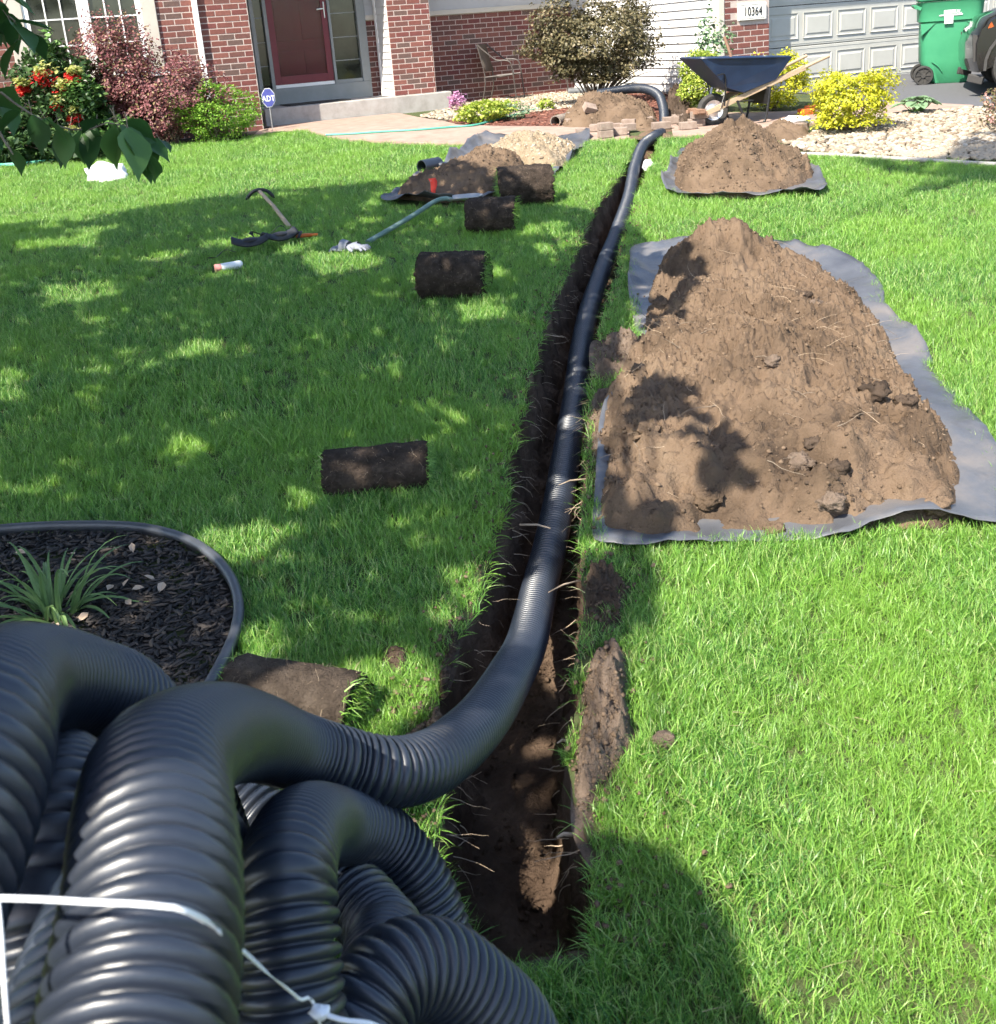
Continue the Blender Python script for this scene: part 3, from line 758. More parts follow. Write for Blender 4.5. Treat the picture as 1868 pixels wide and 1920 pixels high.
# return wall, door wall, patio wall
wall('wall', -.25, -.002, .3, 1.4, 0, WT, MT['mortar'])
wall('wall', 2.10, 5.80, 1.4005, 1.7, 0, 1.42, MT['mortar'])
brick_face(2.10, 5.80, 1.4, 0, 1.42, 100)
hpart(MB().bx(2.10, 5.80, 1.35, 1.7, 1.423, 1.50), 'ledge', MT['trim'], bevel=.006)
for k in range(9):
    hpart(MB().prism([(1.402, 0), (1.402, .17), (1.392, .17), (1.380, 0)], 2.10, 5.80, Matrix(((0, 1, 0, 0), (1, 0, 0, 0), (0, 0, 1, 1.50 + k * .155), (0, 0, 0, 1)))), 'siding_board', MT['grey_siding'])
wall('wall', 2.10, 5.80, 1.405, 1.7, 1.5, WT, MT['grey_siding'])
wall('wall', -.25, .30, 1.405, 1.7, 0, WT, MT['grey_paint']); wall('wall', .30, 2.1, 1.42, 1.7, 2.6, WT, MT['grey_paint'])
# porch slab
hpart(MB().bx(.16, 3.14, .55, 1.40, -.2, .26), 'porch_slab', MT['concrete'], bevel=.012)
hpart(MB().box((1.05, 1.0, .268), (1.0, .5, .014)), 'door_mat', MT['rubber'])
# front door: sill, frames, sidelights, inner door, storm door
hpart(MB().bx(.30, 2.10, 1.36, 1.5, .262, .505), 'door_sill', MT['grey_paint'], bevel=.004)
fr = hpart(MB().bx(.30, .36, 1.36, 1.5, .507, 2.6).bx(.50, .555, 1.355, 1.5, .507, 2.6).bx(1.505, 1.545, 1.355, 1.5, .507, 2.6).bx(1.965, 2.10, 1.35, 1.5, .507, 2.6).bx(1.547, 1.963, 1.365, 1.5, .507, .56), 'door_frame', MT['grey_paint'], bevel=.004)
for a, b, nm in ((.36, .50, 'sidelight'), (1.545, 1.965, 'sidelight')):
    sl = hpart(MB().bx(a, b, 1.43, 1.445, .56, 2.6), nm, MT['dark_glass'])
    for z in (.85, 1.2, 1.56, 1.92, 2.3):
        hpart(MB().bx(a, b, 1.424, 1.43, z - .006, z + .006), 'muntin', MT['grey_paint'], sl)
door = hpart(MB().bx(.56, 1.50, 1.45, 1.5, .51, 2.6), 'front_door', MT['maroon'])
for z0, z1 in ((.62, 1.05), (1.2, 2.0)):
    for x0, x1 in ((.68, .98), (1.08, 1.38)):
        hpart(MB().bx(x0, x1, 1.435, 1.45, z0, z1), 'door_panel', MT['maroon'], door, bevel=.012)
storm = hpart(MB().bx(.56, .655, 1.38, 1.41, .56, 2.58).bx(1.405, 1.50, 1.38, 1.41, .56, 2.58).bx(.655, 1.405, 1.381, 1.409, .56, .68).bx(.655, 1.405, 1.381, 1.409, 2.45, 2.58), 'storm_door', MT['maroon'], bevel=.004)
hpart(MB().bx(.56, 1.50, 1.372, 1.415, .508, .556), 'kick_plate', MT['white_trim'], storm)
gm, gnt, gbs = newmat('storm_glass')
gbs.inputs['Base Color'].default_value = (.10, .03, .035, 1); gbs.inputs['Roughness'].default_value = .03
gtr = N_(gnt, 'ShaderNodeBsdfTransparent'); gmx = N_(gnt, 'ShaderNodeMixShader'); gmx.inputs[0].default_value = .32
gnt.links.new(gtr.outputs[0], gmx.inputs[1]); gnt.links.new(gbs.outputs[0], gmx.inputs[2]); gnt.links.new(gmx.outputs[0], gnt.nodes['Material Output'].inputs[0])
hpart(MB().bx(.655, 1.405, 1.392, 1.398, .68, 2.45), 'glass_pane', gm, storm)
hpart(MB().bar((1.452, 1.365, 1.50), (1.452, 1.365, 1.74), .02, .015).bar((1.452, 1.34, 1.64), (1.33, 1.33, 1.63), .015, .018), 'handle', MT['metal'], storm, bevel=.003)
# porch post: brick front, sided flank
wall('pillar_core', 2.25, 2.94, .7005, 1.25, .262, WT, MT['mortar'])
brick_face(2.245, 2.94, .70, .262, WT, 20)
for k in range(24):
    z = .262 + k * .1115
    hpart(MB().prism([(-.012, 0), (0, .115), (.01, .115), (.01, 0)], .715, 1.22, Matrix(((1, 0, 0, 2.245), (0, 1, 0, 0), (0, 0, 1, z), (0, 0, 0, 1)))), 'siding_board', MT['siding'])
hpart(MB().bx(2.225, 2.26, 1.222, 1.30, .262, WT), 'corner_trim', MT['white_trim'])
# downspout on the left pier
hpart(MB().bx(-.745, -.675, -.065, -.003, .15, WT).bar((-.71, -.034, .16), (-.71, -.16, .04), .07, .06), 'downspout', MT['white_trim'], bevel=.008)
# window on the left
win = hpart(MB().bx(-3.05, -2.86, -.03, .05, .92, 2.35).bx(-1.40, -1.22, -.03, .05, .92, 2.35).bx(-2.86, -1.40, -.028, .05, 2.2, 2.35), 'window', MT['trim'], bevel=.006)
hpart(MB().bx(-3.10, -1.17, -.06, .05, .865, .918), 'window_sill', MT['white_trim'], win, bevel=.005)
hpart(MB().bx(-2.858, -2.79, -.012, .05, .92, 2.2).bx(-2.20, -2.05, -.012, .05, .92, 2.2).bx(-1.47, -1.402, -.012, .05, .92, 2.2).bx(-2.79, -2.2, -.01, .05, .92, 1.0).bx(-2.05, -1.47, -.01, .05, .92, 1.0), 'window_frame', MT['white_trim'], win, bevel=.004)
for a, b in ((-2.79, -2.20), (-2.05, -1.47)):
    ww = (b - a) / 3
    for i in range(3):
        for k in range(4):
            z0 = 1.0 + (k * .33); z1 = min(z0 + .33, 2.2)
            hpart(MB().bx(a + i * ww + .006, a + (i + 1) * ww - .006, .02, .026, z0 + .006, z1 - .006), 'pane', MT['dark_glass'], win)
    for i in (1, 2): hpart(MB().bx(a + i * ww - .009, a + i * ww + .009, .004, .03, 1.0, 2.2), 'muntin', MT['white_trim'], win)
    for k in (1, 2, 3): hpart(MB().bx(a, b, .006, .029, 1.0 + k * .33 - .009, 1.0 + k * .33 + .009), 'muntin', MT['white_trim'], win)
wall('wall', -3.05, -1.22, .06, .29, .88, 2.35, MT['black'])  # black slab stands in for the dark, unlit room behind the panes
# garage: sided flank, brick pier with number stone, panelled door
wall('wall', 5.806, 6.1, -2.6, 1.7, 0, WT, MT['siding'])
for k in range(25):
    z = .06 + k * .1143
    hpart(MB().prism([(-.020, 0), (-.001, .118), (.01, .118), (.01, 0)], -2.72, 1.40, Matrix(((1, 0, 0, 5.80), (0, 1, 0, 0), (0, 0, 1, z), (0, 0, 0, 1)))), 'siding_board', MT['siding'])
hpart(MB().bx(5.795, 5.86, -2.5, 1.40, -.1, .058), 'foundation', MT['concrete'])
hpart(MB().bx(5.775, 5.87, -2.862, -2.722, 0, WT), 'corner_trim', MT['trim'], bevel=.005)
wall('wall', 5.872, 6.63, -2.8495, -2.45, 0, WT, MT['mortar'])
brick_face(5.875, 6.64, -2.85, 0, WT, 0, skip=lambda x, z: 6.06 < x < 6.60 and .98 < z < 1.25)
plate = hpart(MB().bx(6.10, 6.56, -2.885, -2.846, 1.00, 1.225), 'house_number_plate', MT['plate'], bevel=.006)
hpart(MB().bx(6.125, 6.535, -2.8875, -2.8855, 1.022, 1.025).bx(6.125, 6.535, -2.8875, -2.8855, 1.200, 1.203).bx(6.125, 6.128, -2.8875, -2.8855, 1.025, 1.2).bx(6.532, 6.535, -2.8875, -2.8855, 1.025, 1.2), 'plate_border', MT['galv'], plate)
def text_mesh(body, size, sx=1.0, ext=.002, bold=0.0):
    cu = bpy.data.curves.new('lettering', 'FONT'); cu.body = body; cu.size = size; cu.extrude = ext; cu.align_x = 'CENTER'; cu.align_y = 'CENTER'; cu.offset = bold; cu.space_character = 1.06
    to = bpy.data.objects.new('lettering', cu); COL.objects.link(to)
    bpy.context.view_layer.update()
    me = bpy.data.meshes.new_from_object(to.evaluated_get(bpy.context.evaluated_depsgraph_get()))
    bpy.data.objects.remove(to); 
    for v in me.vertices: v.co.x *= sx
    return me
def lettering(name, body, size, mat, parent, loc, rot, sx=1.0, ext=.002, bold=0.0):
    me = text_mesh(body, size, sx, ext, bold); me.materials.clear()
    o = link_mesh(name, me, mat, parent); o.location = loc; o.rotation_euler = rot
    return o
lettering('house_number', '10364', .165, MT['black'], plate, (6.33, -2.889, 1.108), (PI / 2, 0, 0), .72)
# garage opening jamb and door
wall('wall', 6.632, 6.70, -2.448, -2.1, 0, WT, MT['trim'])
wall('wall', 6.632, 13.2, -2.448, -2.1, 2.32, WT, MT['trim']); wall('wall', 12.5, 13.2, -2.85, -2.1, 0, 2.318, MT['mortar'])
gd = empty('garage_door', (6.70, -2.46, .0), 0, house)
DWID = 5.8
for r in range(4):
    z0 = .0 + r * .575
    secz = .575
    s_ = MB().bx(0, DWID, 0, .04, z0 + .004, z0 + secz - .004).build('door_section', MT['garage'], gd, bevel=.01)
    hpart(MB().bx(0, DWID, -.004, .002, z0 + .035, z0 + .041).bx(0, DWID, -.004, .002, z0 + secz - .045, z0 + secz - .038), 'bead', MT['garage'], s_)
    for c in range(9):
        x0 = .22 + c * .635
        if x0 + .53 > DWID: break
        a, b, zz0, zz1 = x0, x0 + .53, z0 + .11, z0 + .465
        # raised field with sunk chamfered surround
        mb = MB()
        def loop(i, y): return [(a + i, y, zz0 + i), (b - i, y, zz0 + i), (b - i, y, zz1 - i), (a + i, y, zz1 - i)]
        V = loop(0, -.016) + loop(.016, -.004) + loop(.042, -.004) + loop(.065, -.015)
        Fs = [(k * 4 + i, k * 4 + (i + 1) % 4, (k + 1) * 4 + (i + 1) % 4, (k + 1) * 4 + i) for k in range(3) for i in range(4)] + [(12, 13, 14, 15)]
        back = loop(0, -.001); Fs += [(16 + i, 16 + (i + 1) % 4, (i + 1) % 4, i) for i in range(4)]
        mb.add(V + back, Fs).build('raised_panel', MT['garage'], s_)
wall('wall', 6.70, 12.5, -2.40, -2.1, 0, 2.318, MT['black'])
hpart(MB().bx(6.70, 12.5, -2.47, -2.42, -.03, .002), 'door_seal', MT['rubber'])
# roof edges (above the picture, they shade the patio wall)
hpart(MB().bx(-.4, 5.8, .36, 1.7, 2.62, 2.74), 'porch_roof', MT['white_trim'])
def roof_prism(x0, x1, y0, y1, z, h, name, along_x=True):
    if along_x:
        ym = (y0 + y1) / 2; V = [(x0, y0, z), (x1, y0, z), (x1, y1, z), (x0, y1, z), (x0, ym, z + h), (x1, ym, z + h)]
        Fs = [(0, 1, 5, 4), (2, 3, 4, 5), (0, 4, 3), (1, 2, 5), (0, 3, 2, 1)]
    else:
        xm = (x0 + x1) / 2; V = [(x0, y0, z), (x1, y0, z), (x1, y1, z), (x0, y1, z), (xm, y0, z + h), (xm, y1, z + h)]
        Fs = [(0, 4, 5, 3), (1, 2, 5, 4), (0, 1, 4), (2, 3, 5), (0, 3, 2, 1)]
    return hpart(MB().add(V, Fs), name, MT['roof'])
roof_prism(-6.4, 5.9, .35, 9.5, WT + .002, 2.6, 'roof'); roof_prism(-6.4, .25, -.3, 5, WT + .004, 1.5, 'roof', False); roof_prism(5.45, 13.6, -3.2, 8, WT + .006, 2.4, 'roof', False)
wall('wall', -6, 13.2, 1.702, 9, 0, WT - .01, MT['grey_siding'])
wall('wall', 6.1, 13.2, -2.098, 1.70, 2.4, WT - .005, MT['grey_siding'])

# the bricks: the 300 that show largest are parts of their own, the others one joined part
bricks.sort(key=lambda b: b[4])
_cache = {}
def brick_mesh(w, mi):
    k = (round(w, 3), mi)
    if k not in _cache:
        mb = MB().box((0, .0035, 0), (w, .011, BH - JT))
        me = bpy.data.meshes.new('brick'); me.from_pydata(mb.v, [], mb.f); me.update()
        bm = bmesh.new(); bm.from_mesh(me)
        bmesh.ops.bevel(bm, geom=[e for e in bm.edges if all(v.co.y < 0 for v in e.verts)], offset=.003, segments=1, affect='EDGES')
        bm.to_mesh(me); bm.free()
        me.materials.append(BRM[mi]); _cache[k] = me
    return _cache[k]
rest = MB(); rest_mi = []
_r = random.Random(5)
for i, (x, y, z, w, pr) in enumerate(bricks):
    mi = _r.choices(range(5), (3, 2, 2, 1.6, 2))[0]; dy = _r.uniform(-.0012, .0008)
    if i < 300:
        o = bpy.data.objects.new('brick', brick_mesh(w, mi)); COL.objects.link(o); o.parent = house; o.location = (x, y + dy, z)
    else:
        rest.box((x, y + .0035 + dy, z), (w, .011, BH - JT)); rest_mi += [mi] * 6
me = bpy.data.meshes.new('brickwork'); me.from_pydata(rest.v, [], rest.f)
for b_ in BRM: me.materials.append(b_)
me.polygons.foreach_set('material_index', np.array(rest_mi, np.int32)); me.update()
tag(link_mesh('brickwork', me, None, house), kind='stuff')
# ================================================================== TRENCH, PIPE, SOIL
PR = .0585          # outer radius of the corrugated pipe
def corrugated(name, pts, mat, parent=None, pitch=.0170, seg=22, r=PR, closed=False):
    C = catmull(pts, pitch / 8, closed)
    T, Nn, B = frames(C)
    ph = (np.arange(len(C)) % 8)
    prof = np.array([-.0108, -.0056, -.0016, -.0002, .0004, -.0002, -.0016, -.0056])
    R = r + prof[ph]
    a = np.linspace(0, 2 * PI, seg, endpoint=False)
    V = C[:, None] + R[:, None, None] * (np.cos(a)[None, :, None] * Nn[:, None] + np.sin(a)[None, :, None] * B[:, None])
    Fa = grid_faces(len(C), seg, True)
    return mesh_np(name, V.reshape(-1, 3), Fa, mat, parent, smooth=True), C
def Dp(x, y, d):
    r = ray(x, y); return Vector((r.x * d, r.y * d, CAM_H + r.z * d))
# where the run of pipe lies in the trench (photo position, height against the lawn)
run = [(1012, 1100, -.14), (1030, 1029, -.15), (1046, 950, -.15), (1062, 850, -.15), (1078, 750, -.15), (1090, 650, -.15), (1105, 580, -.14), (1132, 500, -.13), (1156, 440, -.12), (1180, 370, -.09), (1190, 315, -.05), (1205, 275, .0), (1226, 257, .03), (1243, 250, -.03)]
run_w = [tuple(G(a, b, c)) for a, b, c in run]
far = [(2.06, 11.95, .44), (2.14, 12.35, .54), (2.21, 12.78, .70), (2.22, 13.2, .83), (2.12, 13.58, .89), (1.90, 13.80, .89), (1.55, 13.88, .86)]
loose = [(-.50, .55, .07), (-.46, .15, .10), (-.40, -.06, .45), (-.375, .04, .88), (-.365, .30, 1.17), (-.38, .57, 1.245), (-.42, .69, 1.225), (-.48, .86, 1.145), (-.51, 1.04, 1.02), (-.50, 1.16, .89), (-.47, 1.24, .62), (-.42, 1.14, .30), (-.36, .80, .10), (-.30, .40, .08), (-.25, .05, .20), (-.22, -.10, .50), (-.215, .02, .88), (-.225, .24, 1.10),
         (-.24, .47, 1.165), (-.255, .56, 1.175), (-.28, .64, 1.165), (-.31, .75, 1.125), (-.345, .97, .99)] + [tuple(Dp(*q)) for q in ((472, 1380, 1.40), (546, 1404, 1.61), (635, 1430, 1.70), (725, 1448, 1.75), (800, 1434, 1.85), (862, 1392, 2.03), (915, 1335, 2.28), (955, 1270, 2.60))] + [(.02, 2.56, .06)]
pipe, pipe_c = corrugated('drain_pipe', loose + run_w + far, MT['pipe'])
tag(pipe, 'long black corrugated drain pipe running from the coil down the trench', 'pipe')
loopC = [(-.272, .84, .66), (-.28, .91, .76), (-.29, .985, .79), (-.305, 1.14, .71), (-.31, 1.33, .55), (-.26, 1.43, .43), (-.19, 1.41, .30), (-.15, 1.28, .13), (-.19, 1.02, .075), (-.25, .82, .14), (-.265, .77, .42)]
cl, _ = corrugated('coil_loop', loopC, MT['pipe'], None, seg=26, closed=True)
cl.parent = pipe
loopD = [(-.27, .80, .48), (-.235, .89, .595), (-.195, .965, .63), (-.14, 1.015, .595), (-.085, 1.04, .51), (-.04, 1.06, .40), (-.01, 1.02, .22), (-.06, .90, .08), (-.16, .76, .075), (-.25, .70, .22), (-.275, .73, .38)]
cl, _ = corrugated('coil_loop', loopD, MT['pipe'], None, seg=26, closed=True)
cl.parent = pipe
for pts in ([(-.73, .28, 1.0), (-.76, .55, 1.10), (-.81, .85, 1.0), (-.84, 1.1, .72), (-.83, 1.14, .42), (-.78, .95, .15), (-.74, .55, .085), (-.72, .18, .16), (-.71, .0, .5), (-.71, .08, .8)],  # added loop, out of view, put here to shade the gap in the coil
            [(-.30, .22, .98), (-.315, .40, 1.045), (-.335, .62, 1.05), (-.385, .86, .95), (-.42, 1.06, .78), (-.42, 1.16, .52), (-.38, 1.08, .28), (-.33, .85, .12), (-.31, .5, .085), (-.30, .18, .16), (-.29, .02, .48), (-.29, .08, .8)],  # from here on, loops added to fill gaps that are only dark shade
            [tuple(Dp(*q)) for q in ((112, 1480, 1.08), (105, 1530, .97), (98, 1610, .92), (92, 1710, .89), (88, 1830, .86))] + [(-.33, .42, .6), (-.32, .40, .3), (-.36, .55, .1), (-.42, .80, .09), (-.47, 1.0, .30), (-.49, 1.06, .60), (-.50, 1.01, .82)],
            [tuple(Dp(*q)) for q in ((425, 1500, 1.80), (520, 1565, 1.76), (620, 1645, 1.70), (700, 1725, 1.62), (745, 1830, 1.52))] + [(-.22, 1.12, .085), (-.33, 1.05, .085), (-.45, 1.2, .16), (-.46, 1.40, .36)],
            [(-.215, .83, .42), (-.21, .93, .49), (-.215, 1.05, .52), (-.225, 1.18, .46), (-.23, 1.26, .34), (-.225, 1.2, .22), (-.21, 1.05, .2), (-.21, .9, .24)]):
    cl, _ = corrugated('coil_loop', pts, MT['pipe'], None, seg=20, closed=True); cl.parent = pipe
# white packing strap tied over the coil
st = catmull([tuple(Dp(-160, 1670, .60)), tuple(Dp(-40, 1682, .575)), tuple(Dp(70, 1686, .57)), tuple(Dp(180, 1692, .565)), tuple(Dp(270, 1696, .565)), tuple(Dp(350, 1708, .575)), tuple(Dp(420, 1752, .63)), tuple(Dp(500, 1822, .80)), tuple(Dp(560, 1872, .90)), tuple(Dp(596, 1905, .95)), (-.23, .82, .55), (-.24, .70, .30)], .012)
def ribbon(name, C, w, th, mat, parent=None, up=(0, -.6, .8)):
    T, Nn, B = frames(C); V = []
    for p, t in zip(C, T):
        u = np.array(up, float); u -= (u @ t) * t; u /= np.linalg.norm(u) + 1e-9; s = np.cross(t, u)
        V += [p - s * w / 2, p - s * w / 2 * .6 + u * th, p + s * w / 2 * .6 + u * th, p + s * w / 2]
    return mesh_np(name, np.array(V), grid_faces(len(C), 4, True), mat, parent)
strap = ribbon('packing_strap', st, .0034, .0008, MT['white_strap'])
tag(strap, 'white packing strap pulled tight over the coil of pipe', 'strap')
kn = Dp(600, 1898, .93)
MB().ball(kn, .007, 10, 7, (1.3, 1, .8), .25).build('knot', MT['white_strap'], strap, True)
ribbon('strap_tail', catmull([tuple(kn), tuple(Dp(640, 1912, .925)), tuple(Dp(690, 1918, .93)), tuple(Dp(720, 1930, .95))], .01), .0045, .001, MT['white_strap'], strap)
ribbon('strap_side', catmull([tuple(Dp(-4, 1686, .572)), tuple(Dp(2, 1750, .57)), tuple(Dp(7, 1830, .57)), tuple(Dp(15, 1930, .57)), tuple(Dp(30, 2100, .58))], .01), .003, .0008, MT['white_strap'], strap, (0, -.9, .4))

# ---- piles of soil on the tarps
def pile(name, poly, mat, hmax, slope, base=.02, rings=110, step=.02, seed=0, rough=1.0, pits=(), lumps=(), peaks=()):
    XY, b = polar(poly, rings, step, True)
    X, Y = XY[..., 0], XY[..., 1]
    wx = X + .05 * fbm(X * 5, Y * 5, 0, 3, seed + 3); wy = Y + .05 * fbm(X * 5, Y * 5, 4.4, 3, seed + 5)
    d = pdist(wx, wy, b); d = np.minimum(d, pdist(X, Y, b) * 1.6)
    d0 = pdist(X, Y, b); edge = np.clip(d0 / min(.06, .45 * d0.max()), 0, 1)
    rough = rough * min(1, d0.max() / .08)
    h = hmax * (1 - np.exp(-slope * d / hmax))
    for px, py, ph, pr in peaks: h += ph * np.exp(-((X - px) ** 2 + (Y - py) ** 2) / pr ** 2)
    big = fbm(X * 4, Y * 4, 0, 3, seed + 11); mid = fbm(X * 14, Y * 14, 0, 3, seed + 13); fine = fbm(X * 45, Y * 45, 0, 3, seed + 19, .6)
    h += edge * rough * (.035 * big + .026 * mid + .018 * np.abs(fine) - .018 * np.abs(fbm(X * 18, Y * 18, 5.1, 3, seed + 29)) + .018 * np.maximum(0, fbm(X * 22, Y * 22, 0, 2, seed + 23)))
    for px, py, pr, pd in pits: h -= pd * np.exp(-(((X - px) ** 2 + (Y - py) ** 2) / pr ** 2) ** 2) * (1 + .5 * mid)
    for px, py, pr, pd in lumps: h += pd * np.exp(-(((X - px) ** 2 + (Y - py) ** 2) / pr ** 2) ** 2) * (1 + .5 * mid)
    h = h * np.clip(edge * 1.5, 0, 1) - .012 * (1 - edge)
    Z = gzn(Y) + base + h
    V = np.stack([X, Y, Z], -1)
    o = mesh_np(name, V.reshape(-1, 3), grid_faces(rings, X.shape[1], True), mat)
    return o, V, h
def clods(name, V, h, n, smin, smax, mat, parent, seed, hmin=.02):
    r = np.random.default_rng(seed); P = V.reshape(-1, 3); k = np.where(h.ravel() > min(hmin, .5 * h.max()))[0]
    # even out the sampling (rings crowd near the centre)
    w = np.repeat(np.linspace(0, 1, V.shape[0]), V.shape[1])[k]; w /= w.sum()
    i = r.choice(k, n, p=w); q = P[i].copy(); s = smin + (smax - smin) * r.uniform(0, 1, n) ** 4
    q[:, 2] -= s * .28
    o = chips(name, q, s, mat, (1, .85, .7), seed + 1, parent, jit=.42)
    return tag(o, kind='stuff')
def roots(name, V, h, n, mat, parent, seed, lmin=.05, lmax=.16, rr=.0012):
    r = random.Random(seed); P = V.reshape(-1, 3); k = np.where(h.ravel() > .03)[0]; mb = MB()
    w = np.repeat(np.linspace(0, 1, V.shape[0]), V.shape[1])[k]; w = w / w.sum()
    idx = np.random.default_rng(seed).choice(k, n, p=w)
    for i in idx:
        p = Vector(P[i]); a = r.uniform(0, 2 * PI); L = r.uniform(lmin, lmax); d = Vector((math.cos(a), math.sin(a), r.uniform(-.1, .6)))
        pts = [p - d * .01]
        for j in range(5):
            d = (d + Vector((r.uniform(-.4, .4), r.uniform(-.4, .4), r.uniform(-.35, .2)))).normalized(); pts.append(pts[-1] + d * L / 5)
        mb.tube(pts, [rr * (1 - .15 * j) for j in range(6)], 4, False)
    return tag(mb.build(name, mat, parent, True), kind='stuff')
def tarp(name, poly, seed, wav=.012, lift=.02, rings=30):
    XY, b = polar(poly, rings, .035, True)
    X, Y = XY[..., 0], XY[..., 1]; r = np.broadcast_to(np.linspace(0, 1, rings)[:, None], X.shape)
    rim = np.clip((r - .8) / .2, 0, 1)
    ang = np.linspace(0, 1, X.shape[1], endpoint=False)[None, :]
    Z = gzn(Y) + .028 + wav * fbm(X * 3.2, Y * 3.2, 0, 3, seed) * (.4 + rim) + rim ** 2 * lift * (fbm(X * 2.4, Y * 2.4, 2.2, 2, seed + 7) + .35)
    Z = Z + (.016 * (1 - np.abs(fbm(X * 5 + Y * 2, Y * 3.2 - X, 1.1, 2, seed + 13))) ** 6 + .007 * (1 - np.abs(fbm(X * 11 - Y * 3, Y * 9, 2.1, 2, seed + 17))) ** 5) * (.6 + .6 * rim)
    Z = np.maximum(Z, gzn(Y) + .012)
    V = np.stack([X, Y, Z], -1)
    o = mesh_np(name, V.reshape(-1, 3), grid_faces(rings, X.shape[1], True), MT['fabric'])
    md = o.modifiers.new('thickness', 'SOLIDIFY'); md.thickness = .0018
    return o
t = tarp('landscape_fabric_sheet', T1, 3, .012, .04, 36)
tag(t, 'black landscape fabric spread under the long soil heap beside the trench', 'tarp')
heap1_px = [(1206, 575), (1240, 520), (1290, 482), (1345, 462), (1420, 468), (1475, 490), (1530, 510), (1566, 532), (1590, 562), (1625, 590), (1650, 612), (1668, 640), (1686, 680), (1718, 735), (1758, 792), (1796, 842), (1816, 890), (1810, 940), (1795, 988), (1700, 998), (1600, 1000), (1500, 998), (1400, 1010), (1300, 1018), (1225, 1030), (1170, 1020), (1126, 1000), (1114, 940), (1110, 880), (1112, 820), (1122, 765), (1150, 715), (1196, 660), (1200, 615)]
H1 = GP(heap1_px)
def gp2(x, y): q = G(x, y, .2); return (q.x, q.y)
pk = [gp2(1525, 562), gp2(1668, 745), gp2(1525, 838), gp2(1578, 878)]
pits = [(*pk[0], .045, .09), (*pk[1], .055, .13), (*pk[2], .045, .10), (*pk[3], .03, .12), (*gp2(1740, 900), .05, .04), (*gp2(1330, 700), .06, .03)]
lumps = [(pk[0][0] + .07, pk[0][1] - .02, .07, .05), (pk[1][0] + .08, pk[1][1] - .03, .09, .015), (pk[2][0] + .10, pk[2][1] + .02, .07, .05), (pk[2][0], pk[2][1] - .12, .08, .045), (*gp2(1700, 900), .10, .03), (*gp2(1250, 900), .12, .03)]
h1, V1, hh1 = pile('soil_heap', H1, MT['dirt'], .185, .62, .025, 150, .016, 7, 1.12, pits, lumps, [(*gp2(1345, 470), .20, .30), (*gp2(1400, 620), .08, .40), (*gp2(1560, 800), .04, .3)])
tag(h1, 'long heap of brown dug soil on the largest fabric sheet', 'soil heap')
clods('soil_clods', V1, hh1, 9000, .0022, .0105, MT['clod'], h1, 21)
def dark_cluster(V, cs, n, seed, parent):
    g = np.random.default_rng(seed); P = V.reshape(-1, 3); Q = []
    for c in cs:
        for k in range(n):
            x, y = c[0] + g.normal(0, .035), c[1] + g.normal(0, .028); i = np.argmin((P[:, 0] - x) ** 2 + (P[:, 1] - y) ** 2); Q.append(P[i])
    return tag(chips('dark_clods', np.array(Q), g.uniform(.003, .008, len(Q)) , MT['dirt_dark'], (1, .8, .7), seed + 1, parent, jit=.45), kind='stuff')
dark_cluster(V1, pk + [gp2(1500, 850), gp2(1560, 905), gp2(1760, 885)], 40, 23, h1)
roots('root_bits', V1, hh1, 130, MT['root'], h1, 25)
roots('dark_root_bits', V1, hh1, 60, MT['twig'], h1, 26, .08, .22, .0018)
def chunk(x, y, r, mat, seed, parent, V, sq=(1, .8, .8)):
    '''torn lump of cut soil sitting on the heap'''
    P = V.reshape(-1, 3); q_ = G(x, y, .18); i = np.argmin((P[:, 0] - q_.x) ** 2 + (P[:, 1] - q_.y) ** 2); c = P[i]
    n, m_ = 30, 18; a = np.linspace(0, 2 * PI, n, endpoint=False)[None]; ph = np.linspace(.05, PI - .05, m_)[:, None]
    D = np.stack([np.sin(ph) * np.cos(a), np.sin(ph) * np.sin(a), np.cos(ph) + 0 * a], -1); x_, y_, z_ = D[..., 0] + seed, D[..., 1], D[..., 2]
    k = 1 + .38 * fbm(x_ * 1.8, y_ * 1.8, z_ * 1.8, 3, seed) + .20 * fbm(x_ * 6, y_ * 6, z_ * 6, 3, seed + 1, .65)
    Vc = D * k[..., None] * r * np.array(sq) + c
    return mesh_np('soil_chunk', Vc.reshape(-1, 3), grid_faces(m_, n, True), MT[mat], parent)
for k, (x, y, r, mt) in enumerate(((1498, 838, .050, 'dirt_grey'), (1530, 828, .034, 'dirt_dark'), (1572, 862, .042, 'dirt_dark'), (1560, 890, .048, 'dirt_grey'), (1640, 738, .060, 'dirt_dark'), (1672, 758, .050, 'dirt_grey'), (1700, 735, .045, 'dirt_dark'), (1505, 560, .050, 'dirt_dark'), (1530, 575, .060, 'dirt_grey'), (1755, 885, .045, 'dirt'), (1770, 900, .03, 'dirt_dark'), (1250, 560, .05, 'dirt'), (1300, 600, .04, 'dirt'), (1330, 880, .045, 'dirt'), (1215, 800, .05, 'dirt'), (1450, 700, .035, 'dirt_grey'), (1410, 600, .03, 'dirt'), (1600, 780, .03, 'dirt'), (1480, 930, .035, 'dirt'), (1640, 870, .04, 'dirt'))):
    chunk(x, y, r * .85, mt, 300 + k * 3, h1, V1, (1.1, .8, .75))
t = tarp('landscape_fabric_sheet', T2, 5, .015, .06, 24)
tag(t, 'black landscape fabric under the cone of soil near the wheelbarrow', 'tarp')
heap2_px = [(1258, 348), (1275, 366), (1330, 374), (1400, 375), (1460, 368), (1510, 352), (1530, 338), (1515, 318), (1480, 300), (1440, 290), (1380, 286), (1310, 290), (1278, 305), (1262, 325)]
H2 = GP(heap2_px); q0 = G(1352, 305); q1 = G(1395, 305)
